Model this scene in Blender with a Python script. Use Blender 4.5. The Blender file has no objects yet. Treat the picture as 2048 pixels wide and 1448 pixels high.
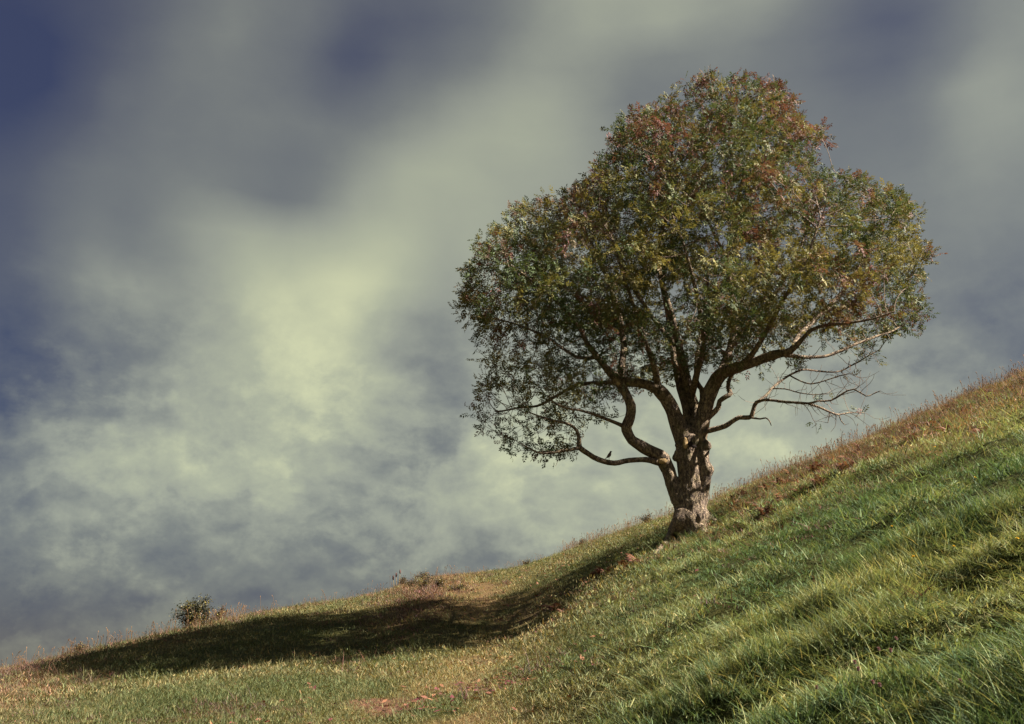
import bpy, bmesh, math, random
import numpy as np
from mathutils import Vector, Matrix

random.seed(7)
RNG = np.random.default_rng(7)
scene = bpy.context.scene
COL = scene.collection

# ------------------------------------------------------------------ camera
F = 2010.0                                   # focal length in photograph pixels (2048 wide)
HORIZON = 1400.0
PITCH = math.atan((HORIZON - 724.0) / F)
EYE = 1.9
cam_d = bpy.data.cameras.new('camera')
cam_d.sensor_width = 36.0
cam_d.lens = 36.0 * F / 2048.0
cam_d.clip_end = 12000.0
cam_d.clip_start = 0.05
cam = bpy.data.objects.new('camera', cam_d)
COL.objects.link(cam)
cam.location = (0, 0, EYE)
cam.rotation_euler = (math.radians(90) + PITCH, 0, 0)
scene.camera = cam


def pdir(px, py):
    cx = (px - 1024) / F
    cy = (724 - py) / F
    return np.array([cx, math.cos(PITCH) - cy * math.sin(PITCH), math.sin(PITCH) + cy * math.cos(PITCH)])


def project(p):
    p = np.asarray(p, float)
    x, y, z = p[..., 0], p[..., 1], p[..., 2] - EYE
    d = y * math.cos(PITCH) + z * math.sin(PITCH)
    v = -y * math.sin(PITCH) + z * math.cos(PITCH)
    return 1024 + F * x / d, 724 - F * v / d


# ------------------------------------------------------------------ light
SUN_AZ, SUN_EL = math.radians(11), math.radians(43)
SUN_DIR = Vector((math.cos(SUN_AZ) * math.cos(SUN_EL), -math.sin(SUN_AZ) * math.cos(SUN_EL), math.sin(SUN_EL)))
sun_d = bpy.data.lights.new('sun', 'SUN')
sun_d.energy = 5.0
sun_d.angle = math.radians(0.5)
sun_d.color = (1.0, 0.91, 0.75)
sun = bpy.data.objects.new('sun', sun_d)
COL.objects.link(sun)
sun.rotation_euler = SUN_DIR.to_track_quat('Z', 'Y').to_euler()
sun.location = (30, -5, 40)

vs = scene.view_settings
vs.view_transform = 'Standard'
vs.look = 'None'
vs.exposure = 1.9
vs.gamma = 1.0
vs.use_curve_mapping = False
cy = scene.cycles
cy.max_bounces = 5
cy.diffuse_bounces = 3
cy.glossy_bounces = 2
cy.transmission_bounces = 2
cy.transparent_max_bounces = 4
cy.caustics_reflective = False
cy.caustics_refractive = False


def srgb(r, g, b, k=1.0):
    o = []
    for c in (r, g, b):
        c = c / 255.0
        o.append(k * (c / 12.92 if c <= 0.04045 else ((c + 0.055) / 1.055) ** 2.4))
    return (o[0], o[1], o[2], 1.0)


class NT:
    """small node tree helper"""
    def __init__(self, tree):
        self.t = tree
        tree.nodes.clear()

    def n(self, kind, **kw):
        nd = self.t.nodes.new(kind)
        for k, v in kw.items():
            if k.startswith('i_'):
                key = k[2:]
                key = int(key) if key.isdigit() else key
                nd.inputs[key].default_value = v
            else:
                setattr(nd, k, v)
        return nd

    def l(self, a, b):
        self.t.links.new(a, b)

    def math(self, op, a, b=None, c=None, clamp=False):
        nd = self.t.nodes.new('ShaderNodeMath')
        nd.operation = op
        nd.use_clamp = clamp
        for i, v in enumerate((a, b, c)):
            if v is None:
                continue
            if isinstance(v, (int, float)):
                nd.inputs[i].default_value = v
            else:
                self.l(v, nd.inputs[i])
        return nd.outputs[0]

    def vmath(self, op, a, b=None, scale=None):
        nd = self.t.nodes.new('ShaderNodeVectorMath')
        nd.operation = op
        for i, v in enumerate((a, b)):
            if v is None:
                continue
            if isinstance(v, (tuple, list)):
                nd.inputs[i].default_value = v
            else:
                self.l(v, nd.inputs[i])
        if scale is not None:
            nd.inputs['Scale'].default_value = scale
        return nd.outputs['Value'] if op in ('DOT_PRODUCT', 'LENGTH') else nd.outputs[0]

    def noise(self, vec, scale, detail=4.0, rough=0.55, dist=0.0):
        nd = self.n('ShaderNodeTexNoise', i_Scale=scale, i_Detail=detail, i_Roughness=rough, i_Distortion=dist)
        if vec is not None:
            self.l(vec, nd.inputs['Vector'])
        return nd

    def ramp(self, fac, stops, interp='LINEAR'):
        nd = self.n('ShaderNodeValToRGB')
        nd.color_ramp.interpolation = interp
        e = nd.color_ramp.elements
        while len(e) < len(stops):
            e.new(0.5)
        for i, (p, c) in enumerate(stops):
            e[i].position = p
            e[i].color = c if len(c) == 4 else (*c, 1)
        self.l(fac, nd.inputs[0])
        return nd.outputs[0]

    def mix(self, fac, a, b, mode='MIX'):
        nd = self.n('ShaderNodeMix', data_type='RGBA', blend_type=mode)
        for key, v in ((0, fac), (6, a), (7, b)):
            if isinstance(v, (int, float)):
                nd.inputs[key].default_value = v
            elif isinstance(v, (tuple, list)):
                nd.inputs[key].default_value = v if len(v) == 4 else (*v, 1)
            else:
                self.l(v, nd.inputs[key])
        return nd.outputs[2]


# ------------------------------------------------------------------ sky: broken cloud over a Nishita sky
world = bpy.data.worlds.new('World')
scene.world = world
world.use_nodes = True
W = NT(world.node_tree)
tc = W.n('ShaderNodeTexCoord')
gen = tc.outputs['Generated']
nish = W.n('ShaderNodeTexSky', sky_type='NISHITA', sun_disc=False)
nish.sun_elevation = SUN_EL
nish.sun_rotation = math.atan2(SUN_DIR.x, SUN_DIR.y)
nish.air_density = 1.2
nish.dust_density = 2.0
# cloud brightness read at places in the photograph: row: {column: brightness 0-255}
SKY = {
    20: {20: 40, 100: 50, 200: 68, 300: 88, 440: 115, 560: 108, 680: 92, 760: 88, 900: 95, 1000: 112, 1100: 140, 1200: 158, 1350: 160, 1500: 140, 1620: 112, 1750: 88, 1850: 90, 1980: 125, 2040: 130},
    90: {20: 40, 100: 45, 200: 68, 300: 92, 440: 118, 540: 105, 640: 92, 730: 68, 800: 84, 900: 95, 1000: 115, 1100: 135, 1200: 135, 1350: 125, 1500: 115, 1620: 100, 1750: 82, 1850: 92, 1980: 118, 2040: 120},
    170: {20: 42, 100: 52, 220: 85, 320: 100, 440: 112, 560: 102, 690: 85, 760: 100, 850: 115, 950: 125, 1050: 150, 1150: 138, 1250: 118, 1400: 115, 1600: 108, 1750: 96, 1880: 125, 2000: 150},
    250: {20: 55, 120: 75, 250: 95, 350: 108, 450: 112, 550: 120, 650: 112, 750: 118, 850: 135, 950: 158, 1050: 165, 1150: 150, 1250: 125, 1700: 112, 1850: 115, 2000: 135},
    330: {20: 65, 150: 95, 300: 105, 400: 112, 480: 112, 560: 110, 650: 115, 750: 138, 850: 155, 950: 160, 1050: 158, 1150: 150, 1750: 115, 1900: 125, 2030: 130},
    385: {20: 72, 150: 105, 300: 112, 400: 118, 480: 112, 555: 94, 620: 112, 700: 142, 830: 178, 930: 165, 1020: 150, 1150: 145, 1850: 118, 2000: 125},
    450: {20: 75, 120: 95, 230: 95, 320: 120, 400: 138, 480: 150, 560: 148, 700: 158, 850: 162, 950: 165, 1000: 160, 1800: 115, 2000: 120},
    520: {20: 78, 100: 95, 220: 132, 280: 115, 360: 125, 450: 150, 560: 165, 650: 195, 760: 195, 850: 168, 930: 165, 1900: 112, 2020: 105},
    590: {20: 75, 100: 100, 230: 135, 300: 125, 400: 145, 480: 180, 560: 203, 660: 205, 750: 198, 790: 170, 850: 150, 920: 150, 1900: 105, 2020: 98},
    650: {20: 65, 100: 88, 200: 105, 300: 120, 400: 135, 480: 180, 560: 208, 680: 205, 750: 190, 790: 145, 850: 130, 950: 138, 1900: 100, 2020: 90},
    720: {20: 55, 100: 70, 200: 88, 300: 108, 400: 145, 480: 185, 560: 195, 660: 190, 750: 195, 780: 140, 850: 130, 950: 140, 1880: 115, 2020: 88},
    790: {20: 60, 100: 80, 200: 105, 300: 135, 400: 155, 500: 170, 600: 175, 700: 172, 750: 165, 790: 145, 850: 125, 950: 135, 1000: 150, 1600: 155, 1850: 118, 2020: 85},
    860: {20: 80, 100: 105, 200: 125, 300: 140, 400: 150, 500: 155, 600: 165, 700: 160, 780: 135, 850: 115, 930: 140, 1050: 155, 1200: 160, 1550: 165, 1700: 140, 1800: 130},
    930: {20: 110, 100: 130, 200: 145, 300: 148, 400: 150, 500: 155, 600: 158, 700: 155, 800: 125, 850: 120, 930: 150, 1050: 170, 1200: 172, 1500: 168, 1620: 150},
    1000: {20: 125, 100: 150, 200: 155, 300: 150, 400: 148, 500: 150, 600: 158, 650: 135, 750: 132, 850: 145, 950: 158, 1100: 165, 1280: 165, 1450: 160},
    1060: {20: 110, 150: 125, 300: 128, 450: 132, 600: 140, 700: 122, 850: 135, 1000: 148, 1150: 155, 1300: 150},
    1130: {20: 92, 150: 102, 300: 108, 450: 112, 600: 112, 750: 115, 900: 125, 1050: 135},
    1200: {20: 80, 150: 88, 300: 98, 450: 102, 600: 105, 700: 110, 800: 115},
    1280: {20: 78, 150: 85, 300: 92},
}
pts = np.array([(x, y, (v - 38 - 16 * min(1.0, max(0, (y - 850) / 300.))) / 170.) for y, row in SKY.items() for x, v in row.items()], float)
PD = np.array([pdir(x, y) for x, y, _ in pts])
AZ = np.degrees(np.arctan2(PD[:, 0], PD[:, 1]))
EL = np.degrees(np.arcsin(PD[:, 2] / np.linalg.norm(PD, axis=1)))
# the same sky as a table over azimuth and elevation; away from the known part it settles to an even grey
V0 = 0.40
for e0 in range(-6, 66, 6):
    for a0 in range(-66, 67, 6):
        if np.min(((AZ - a0) * math.cos(math.radians(e0))) ** 2 + (EL - e0) ** 2) > 8.0 ** 2:
            AZ, EL = np.append(AZ, a0), np.append(EL, e0)
            pts = np.vstack([pts, (0, 0, V0)])


def rbf(a1, e1, a2, e2):
    dd = np.sqrt(((a1[:, None] - a2[None]) * .9) ** 2 + (e1[:, None] - e2[None]) ** 2)
    return np.exp(-dd / 7.0)


RW = np.linalg.solve(rbf(AZ, EL, AZ, EL) + 0.008 * np.eye(len(AZ)), pts[:, 2] - V0)
EL_ROWS = np.arange(-1.0, 49.0, 2.0)
AZ_COLS = np.linspace(-46, 46, 32)
TAB = np.array([V0 + rbf(AZ_COLS, np.full(32, e_), AZ, EL) @ RW for e_ in EL_ROWS])
blur = TAB.copy()
for _ in range(3):
    P_ = np.pad(blur, 1, mode='edge')
    blur = (P_[:-2, 1:-1] + P_[2:, 1:-1] + P_[1:-1, :-2] + P_[1:-1, 2:] + 2 * P_[1:-1, 1:-1]) / 6
TAB = TAB + 0.40 * (TAB - blur) - 0.03 * (TAB > .75)
TAB[:, [0, -1]] = V0
TAB[-1, :] = V0
wn = W.noise(gen, 5.0, 3.0, 0.5)
w1 = W.vmath('SUBTRACT', wn.outputs['Color'], (0.5, 0.5, 0.5))
w1 = W.vmath('SCALE', w1, scale=0.036)
wn2 = W.noise(gen, 17.0, 5.0, 0.6)
w2 = W.vmath('SUBTRACT', wn2.outputs['Color'], (0.5, 0.5, 0.5))
w2 = W.vmath('SCALE', w2, scale=0.085)
sepz = W.n('ShaderNodeSeparateXYZ')
W.l(gen, sepz.inputs[0])
low = W.n('ShaderNodeMapRange', interpolation_type='SMOOTHSTEP')      # cumulus low down, smeared veils high up
W.l(sepz.outputs[2], low.inputs[0])
for i_, v_ in ((1, 0.22), (2, 0.42), (3, 1.0), (4, 0.06)):
    low.inputs[i_].default_value = v_
w2s = W.n('ShaderNodeVectorMath', operation='SCALE')
W.l(w2, w2s.inputs[0])
W.l(low.outputs[0], w2s.inputs['Scale'])
wv = W.vmath('ADD', gen, w1)
wv = W.vmath('ADD', wv, w2s.outputs[0])
wv = W.vmath('NORMALIZE', wv)
sw = W.n('ShaderNodeSeparateXYZ')
W.l(wv, sw.inputs[0])
azn = W.math('ARCTAN2', sw.outputs[0], sw.outputs[1])
azf = W.math('MULTIPLY_ADD', azn, 180 / math.pi / 92.0, 0.5, clamp=True)
row_i = W.math('MULTIPLY_ADD', W.math('ARCSINE', sw.outputs[2]), 180 / math.pi / 2.0, 0.5)
row_i = W.math('MINIMUM', W.math('MAXIMUM', row_i, 0.0), float(len(EL_ROWS) - 1))
acc = None
for j_, row in enumerate(TAB):
    rp = W.ramp(azf, [(k / 31.0, (max(0.0, float(v_)),) * 3) for k, v_ in enumerate(row)], 'CARDINAL')
    hat = W.math('SUBTRACT', 1.0, W.math('ABSOLUTE', W.math('SUBTRACT', row_i, float(j_))), clamp=True)
    acc = W.math('MULTIPLY_ADD', hat, rp, acc if acc is not None else 0.0)
mp = W.n('ShaderNodeMapping')
mp.inputs['Scale'].default_value = (1.0, 1.0, 1.45)
W.l(gen, mp.inputs[0])
f1 = W.noise(mp.outputs[0], 4.0, 6.0, 0.55, 0.4).outputs[0]
f2 = W.noise(mp.outputs[0], 13.0, 7.0, 0.62, 0.3).outputs[0]
# billowing edges low down: folded noise gives rounded heaps with crisp rims
b1 = W.noise(W.vmath('ADD', mp.outputs[0], w1), 5.2, 7.0, 0.52, 0.15).outputs[0]
bil = W.math('SUBTRACT', 0.16, W.math('ABSOLUTE', W.math('SUBTRACT', b1, 0.5)))
v = W.math('ADD', acc, W.math('MULTIPLY', W.math('SUBTRACT', f1, 0.5), 0.16))
v = W.math('ADD', v, W.math('MULTIPLY', bil, W.math('MULTIPLY_ADD', low.outputs[0], 0.62, 0.12)))
v = W.math('ADD', v, W.math('MULTIPLY', W.math('SUBTRACT', f2, 0.5), W.math('MULTIPLY_ADD', low.outputs[0], 0.16, 0.03)))
b2 = W.noise(W.vmath('ADD', mp.outputs[0], w2s.outputs[0]), 13.0, 7.0, 0.55, 0.2).outputs[0]
bil2 = W.math('SUBTRACT', 0.13, W.math('ABSOLUTE', W.math('SUBTRACT', b2, 0.5)))
v = W.math('ADD', v, W.math('MULTIPLY', bil2, W.math('MULTIPLY', low.outputs[0], 0.30)))
# relief: the same noise sampled a little way towards the light, so that heaps get bright tops and shaded bases
rl0 = W.vmath('ADD', mp.outputs[0], w1)
r1 = W.noise(rl0, 7.5, 9.0, 0.60, 0.1).outputs[0]
r2 = W.noise(W.vmath('ADD', rl0, (0.006, 0.0, 0.020)), 7.5, 9.0, 0.60, 0.1).outputs[0]
bank = W.n('ShaderNodeMapRange', interpolation_type='SMOOTHSTEP')
W.l(r1, bank.inputs[0])
for i_, v_ in ((1, 0.46), (2, 0.54), (3, -0.5), (4, 0.5)):
    bank.inputs[i_].default_value = v_
rel = W.math('ADD', W.math('MULTIPLY', W.math('SUBTRACT', r1, r2), 1.5), W.math('MULTIPLY', bank.outputs[0], 0.10))
v = W.math('ADD', v, W.math('MULTIPLY', rel, W.math('MULTIPLY_ADD', low.outputs[0], 0.62, 0.0)))
v = W.math('SUBTRACT', v, 0.045)
EXK = 0.5 ** vs.exposure
cloud = W.ramp(v, [
    (0.0, srgb(42, 43, 74, EXK)), (0.20, srgb(76, 76, 86, EXK)), (0.42, srgb(113, 114, 107, EXK)),
    (0.62, srgb(149, 151, 132, EXK)), (0.80, srgb(172, 175, 145, EXK)), (1.0, srgb(206, 208, 163, EXK))])
bg = W.n('ShaderNodeBackground', i_Strength=0.10)
W.l(nish.outputs[0], bg.inputs[0])
bg2 = W.n('ShaderNodeBackground', i_Strength=1.0)
W.l(cloud, bg2.inputs[0])
mixw = W.n('ShaderNodeMixShader', i_0=0.945)
W.l(bg.outputs[0], mixw.inputs[1])
W.l(bg2.outputs[0], mixw.inputs[2])
wo = W.n('ShaderNodeOutputWorld')
W.l(mixw.outputs[0], wo.inputs[0])
world.cycles.sampling_method = 'MANUAL'
world.cycles.sample_map_resolution = 256


# ------------------------------------------------------------------ noise and terrain
def _hash(ix, iy, seed):
    h = (ix.astype(np.int64) * 374761393 + iy.astype(np.int64) * 668265263 + seed * 1442695041) & 0xFFFFFFFF
    h = ((h ^ (h >> 13)) * 1274126177) & 0xFFFFFFFF
    h = h ^ (h >> 16)
    return (h & 0xFFFF) / 65535.0


def vnoise(x, y, seed=0):
    x = np.asarray(x, float)
    y = np.asarray(y, float)
    ix, iy = np.floor(x), np.floor(y)
    fx, fy = x - ix, y - iy
    fx = fx * fx * fx * (fx * (fx * 6 - 15) + 10)
    fy = fy * fy * fy * (fy * (fy * 6 - 15) + 10)
    a, b = _hash(ix, iy, seed), _hash(ix + 1, iy, seed)
    c, d = _hash(ix, iy + 1, seed), _hash(ix + 1, iy + 1, seed)
    return (a * (1 - fx) + b * fx) * (1 - fy) + (c * (1 - fx) + d * fx) * fy


def fbm(x, y, seed=0, oct=4):
    s, a, t = 0.0, 0.5, 0.0
    for k in range(oct):
        s = s + a * vnoise(x * 2 ** k + 17.3 * k, y * 2 ** k - 9.1 * k, seed + k)
        t += a
        a *= 0.5
    return s / t


def sstep(a, b, x):
    t = np.clip((np.asarray(x, float) - a) / (b - a), 0, 1)
    return t * t * (3 - 2 * t)


SIL = [(-200, 1385), (0, 1338), (160, 1302), (300, 1270), (400, 1247), (500, 1225), (600, 1208), (700, 1194), (780, 1178), (820, 1160),
       (870, 1149), (960, 1139), (1040, 1129), (1100, 1109), (1200, 1072), (1300, 1038), (1420, 1002), (1500, 968), (1600, 930),
       (1700, 889), (1800, 847), (1900, 806), (1980, 775), (2048, 750), (2300, 645)]
_u, _s = [], []
for a_, b_ in SIL:
    d_ = pdir(a_, b_ + 9)
    _u.append(d_[0] / d_[1])
    _s.append(d_[2] / d_[1])
SU = np.linspace(_u[0], _u[-1], 400)
SS = np.interp(SU, _u, _s)
SS = np.convolve(np.pad(SS, 5, mode='edge'), np.ones(11) / 11, 'valid')
DU = [-.7, -.55, -.3, -.2, -.1, 0, .1, .18, .35, .55, .8]
DR = [22, 24, 30, 34, 40, 50, 42, 34, 30, 28, 26]
_du = np.linspace(-.7, .8, 300)
_dr = np.convolve(np.pad(np.interp(_du, DU, DR), 12, mode='edge'), np.ones(25) / 25, 'valid')


def crest_dist(u):
    return np.interp(u, _du, _dr)


def edge_x(y):
    """where the short turf of the path meets the long grass of the slope"""
    return -0.15 + (y - 9.3) * 0.187


def long_zone(x, y):
    return sstep(-0.3, 2.4, x - edge_x(y) + 0.8 * (fbm(x * .6, y * .6, 41, 2) - .5))


def tussock(x, y):
    a = fbm(x * 0.55 + 3.0, y * 1.25 + 0.35 * x, 11, 3) - 0.5
    b = fbm(x * 1.7, y * 2.6, 23, 3) - 0.5
    return 2.2 * a + 1.2 * b


def ground_z(x, y):
    x = np.asarray(x, float)
    y = np.asarray(y, float)
    xe = np.where(x > 20, 20 + 30 * np.tanh((x - 20) / 30), x)
    xe = np.where(xe < -20, -20 + 40 * np.tanh((xe + 20) / 40), xe)
    yy = np.maximum(y, 0.5)
    u = xe / yy
    s = np.interp(u, SU, SS)
    s = np.where(u > SU[-1], SS[-1] + .40 * (u - SU[-1]), s)
    s = np.where(u < SU[0], SS[0] + .09 * (u - SU[0]), s)
    q = yy / crest_dist(u)
    over = (1 - q) ** 2
    over = np.where(q > 2.5, 2.25 + 3.0 * (q - 2.5), over)
    z = EYE + s * yy - 1.9 * over + 0.10 * np.minimum(y - .5, 0)
    fade = np.exp(-np.maximum(np.hypot(x, y) - 45, 0) / 30.)
    lz = long_zone(x, y)
    z = z + fade * (lz * 0.16 * tussock(x, y) + 0.05 * (fbm(x * .35, y * .35, 5, 3) - .5) + 0.03 * (fbm(x * 1.6, y * 1.6, 8, 3) - .5))
    pc_ = np.interp(y, [2, 9.5, 13, 16.5, 20, 26, 34], [-1.5, -1.1, -0.8, -0.4, -0.2, -0.7, -2.2])
    z = z - 0.24 * np.exp(-((x - pc_) / 1.5) ** 2) * sstep(3, 8, y) * sstep(32, 20, y)
    z = z - 0.56 * np.exp(-((x + 3.2) / 4.6) ** 2 - ((y - 18.5) / 4.8) ** 2)
    # gentle fall far from the hill so that the plain lies below it
    r = np.hypot(x, y)
    z = z - np.maximum(r - 70, 0) * 0.22
    return -60 + np.logaddexp(0, (z + 60) / 4.0) * 4.0


def ground_hit(px, py):
    d = pdir(px, py)
    t = np.arange(1.5, 60, 0.02)
    X, Y, Z = d[0] * t, d[1] * t, EYE + d[2] * t
    below = Z < ground_z(X, Y)
    if not below.any():
        # ray skims over the crest: take the place where it comes closest
        k = int(np.argmin(Z - ground_z(X, Y)))
        return np.array([X[k], Y[k], float(ground_z(X[k], Y[k]))])
    k = int(np.argmax(below))
    return np.array([X[k], Y[k], float(ground_z(X[k], Y[k]))])


# ------------------------------------------------------------------ helpers
def tag(o, label=None, cat=None, group=None, kind=None):
    for k, val in (('label', label), ('category', cat), ('group', group), ('kind', kind)):
        if val:
            o[k] = val
    return o


def mesh_np(name, verts, faces, mat=None, parent=None, smooth=True):
    """faces: (n,k) array of one size, or list of lists"""
    me = bpy.data.meshes.new(name)
    verts = np.asarray(verts, np.float32)
    if isinstance(faces, np.ndarray):
        n, k = faces.shape
        me.vertices.add(len(verts))
        me.vertices.foreach_set('co', verts.ravel())
        me.loops.add(n * k)
        me.loops.foreach_set('vertex_index', faces.astype(np.int32).ravel())
        me.polygons.add(n)
        me.polygons.foreach_set('loop_start', np.arange(0, n * k, k, dtype=np.int32))
        me.update(calc_edges=True)
    else:
        me.from_pydata([tuple(map(float, p)) for p in verts], [], [tuple(map(int, f)) for f in faces])
        me.update()
    if smooth:
        me.polygons.foreach_set('use_smooth', np.ones(len(me.polygons), bool))
    if mat:
        me.materials.append(mat)
    return me


def link(name, me, parent=None, loc=None):
    o = bpy.data.objects.new(name, me)
    COL.objects.link(o)
    if loc is not None:
        o.location = loc
    if parent is not None:
        o.parent = parent
    return o


def empty(name, loc=(0, 0, 0), rz=0.0):
    o = bpy.data.objects.new(name, None)
    o.empty_display_size = 0.2
    o.location = [float(c) for c in loc]
    o.rotation_euler = (0, 0, rz)
    COL.objects.link(o)
    return o


def frame(d):
    d = d / (np.linalg.norm(d) + 1e-9)
    a = np.array([0, 0, 1.0]) if abs(d[2]) < 0.9 else np.array([1.0, 0, 0])
    s = np.cross(d, a)
    s /= np.linalg.norm(s)
    return d, s, np.cross(s, d)


class Tubes:
    """collects tapered tubes into one quad mesh"""
    def __init__(self):
        self.v, self.f, self.nv = [], [], 0

    def add(self, pts, radii, sides=6, rough=0.0):
        pts = np.asarray(pts, float)
        n = len(pts)
        if n < 2:
            return
        tan = np.gradient(pts, axis=0)
        s0 = None
        ang = np.arange(sides) * 2 * math.pi / sides
        for i in range(n):
            d = tan[i] / (np.linalg.norm(tan[i]) + 1e-9)
            if s0 is None:
                _, s, _ = frame(d)
            else:
                s = s0 - d * (s0 @ d)
                s /= np.linalg.norm(s) + 1e-9
            s0 = s
            t = np.cross(d, s)
            r = radii[i] * (1 + rough * (RNG.random(sides) - .5)) if rough else radii[i] * np.ones(sides)
            ring = pts[i] + (np.cos(ang) * r)[:, None] * s + (np.sin(ang) * r)[:, None] * t
            self.v.append(ring)
        b = self.nv
        k = np.arange(sides)
        for i in range(n - 1):
            a0 = b + i * sides
            a1 = a0 + sides
            self.f.append(np.stack([a0 + k, a0 + (k + 1) % sides, a1 + (k + 1) % sides, a1 + k], 1))
        self.nv += n * sides

    def mesh(self, name, mat):
        return mesh_np(name, np.concatenate(self.v), np.concatenate(self.f), mat)


def resample(pts, step):
    """Catmull-Rom through rows (any columns), resampled by distance of the first three columns"""
    P = np.asarray(pts, float)
    P = np.vstack([2 * P[0] - P[1], P, 2 * P[-1] - P[-2]])
    out = []
    for i in range(1, len(P) - 2):
        n = max(2, int(np.linalg.norm(P[i + 1][:3] - P[i][:3]) / step))
        for t in np.arange(n) / n:
            a, b, c, d = P[i - 1], P[i], P[i + 1], P[i + 2]
            out.append(0.5 * (2 * b + (c - a) * t + (2 * a - 5 * b + 4 * c - d) * t ** 2 + (3 * b - a - 3 * c + d) * t ** 3))
    out.append(P[-2])
    return np.array(out)


# ------------------------------------------------------------------ materials
def material(name):
    m = bpy.data.materials.new(name)
    m.use_nodes = True
    return m, NT(m.node_tree)


def plant_material(name, color_fn, rough=0.55, trans=0.35, spec=0.3, trans_tint=(1.1, 1.0, 0.55)):
    """leaf-like surface: glossy-diffuse front plus light that passes through the blade"""
    m, N = material(name)
    c = color_fn(N)
    p = N.n('ShaderNodeBsdfPrincipled', i_Roughness=rough)
    p.inputs['Specular IOR Level'].default_value = spec
    N.l(c, p.inputs['Base Color'])
    t = N.n('ShaderNodeBsdfTranslucent')
    N.l(N.mix(1.0, c, trans_tint, 'MULTIPLY'), t.inputs[0])
    mx = N.n('ShaderNodeMixShader', i_0=trans)
    N.l(p.outputs[0], mx.inputs[1])
    N.l(t.outputs[0], mx.inputs[2])
    o = N.n('ShaderNodeOutputMaterial')
    N.l(mx.outputs[0], o.inputs[0])
    return m


def attr_color(name, atype='GEOMETRY'):
    def fn(N):
        return N.n('ShaderNodeAttribute', attribute_name=name, attribute_type=atype).outputs['Color']
    return fn


def grass_color(N):
    a = N.n('ShaderNodeAttribute', attribute_name='tint', attribute_type='INSTANCER').outputs['Color']
    b = N.n('ShaderNodeAttribute', attribute_name='blade', attribute_type='GEOMETRY').outputs['Color']
    return N.mix(1.0, a, b, 'MULTIPLY')


M_GRASS = plant_material('grass_blades', grass_color, 0.65, 0.30, 0.14)
M_LEAF = plant_material('tree_leaves', attr_color('tint'), 0.62, 0.24, 0.18)
M_SHRUB = plant_material('shrub_leaves', attr_color('tint'), 0.5, 0.25, 0.35)
M_FALLEN = plant_material('fallen_leaves', attr_color('tint'), 0.75, 0.10, 0.2)


def make_bark():
    m, N = material('bark')
    tcn = N.n('ShaderNodeTexCoord')
    ob = tcn.outputs['Object']
    mp_ = N.n('ShaderNodeMapping')
    mp_.inputs['Scale'].default_value = (1, 1, 0.38)
    N.l(ob, mp_.inputs[0])
    n1 = N.noise(mp_.outputs[0], 26, 6, 0.65, 0.5).outputs[0]
    n2 = N.noise(ob, 5.0, 5, 0.6, 0.3).outputs[0]
    n3 = N.noise(ob, 48, 3, 0.6).outputs[0]
    c = N.ramp(n1, [(0.32, (0.035, 0.028, 0.028)), (0.47, (0.190, 0.140, 0.112)), (0.66, (0.40, 0.305, 0.215))])
    vo = N.n('ShaderNodeTexVoronoi', feature='DISTANCE_TO_EDGE', i_Scale=15.0)
    N.l(N.vmath('ADD', mp_.outputs[0], N.vmath('SCALE', N.noise(ob, 7, 4, .6).outputs['Color'], scale=.22)), vo.inputs['Vector'])
    crack = N.ramp(vo.outputs['Distance'], [(0.0, (0, 0, 0)), (0.16, (1, 1, 1))])
    c = N.mix(N.math('MULTIPLY', N.math('SUBTRACT', 1.0, crack), .75), c, (0.030, 0.023, 0.022))
    lich = N.math('MULTIPLY', N.ramp(n2, [(0.50, (0, 0, 0)), (0.66, (1, 1, 1))]), N.ramp(n3, [(0.44, (0, 0, 0)), (0.56, (1, 1, 1))]))
    c = N.mix(N.math('MULTIPLY', lich, 0.7), c, (0.42, 0.33, 0.20))
    moss = N.ramp(N.noise(ob, 3.1, 4, 0.6).outputs[0], [(0.56, (0, 0, 0)), (0.70, (1, 1, 1))])
    c = N.mix(N.math('MULTIPLY', moss, 0.45), c, (0.10, 0.10, 0.035))
    p = N.n('ShaderNodeBsdfPrincipled', i_Roughness=0.85)
    p.inputs['Specular IOR Level'].default_value = 0.2
    N.l(c, p.inputs['Base Color'])
    bp = N.n('ShaderNodeBump', i_Strength=0.9, i_Distance=0.03)
    N.l(N.math('ADD', N.math('ADD', n1, N.math('MULTIPLY', n3, 0.4)), N.math('MULTIPLY', crack, 0.5)), bp.inputs['Height'])
    N.l(bp.outputs[0], p.inputs['Normal'])
    o = N.n('ShaderNodeOutputMaterial')
    N.l(p.outputs[0], o.inputs[0])
    return m


M_BARK = make_bark()


def simple_mat(name, c1, c2, scale=20, rough=0.8, bump=0.0):
    m, N = material(name)
    ob = N.n('ShaderNodeTexCoord').outputs['Object']
    n1 = N.noise(ob, scale, 4, 0.6).outputs[0]
    p = N.n('ShaderNodeBsdfPrincipled', i_Roughness=rough)
    p.inputs['Specular IOR Level'].default_value = 0.25
    N.l(N.ramp(n1, [(0.3, c1), (0.7, c2)]), p.inputs['Base Color'])
    if bump:
        bp = N.n('ShaderNodeBump', i_Strength=bump, i_Distance=0.01)
        N.l(n1, bp.inputs['Height'])
        N.l(bp.outputs[0], p.inputs['Normal'])
    o = N.n('ShaderNodeOutputMaterial')
    N.l(p.outputs[0], o.inputs[0])
    return m


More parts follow.
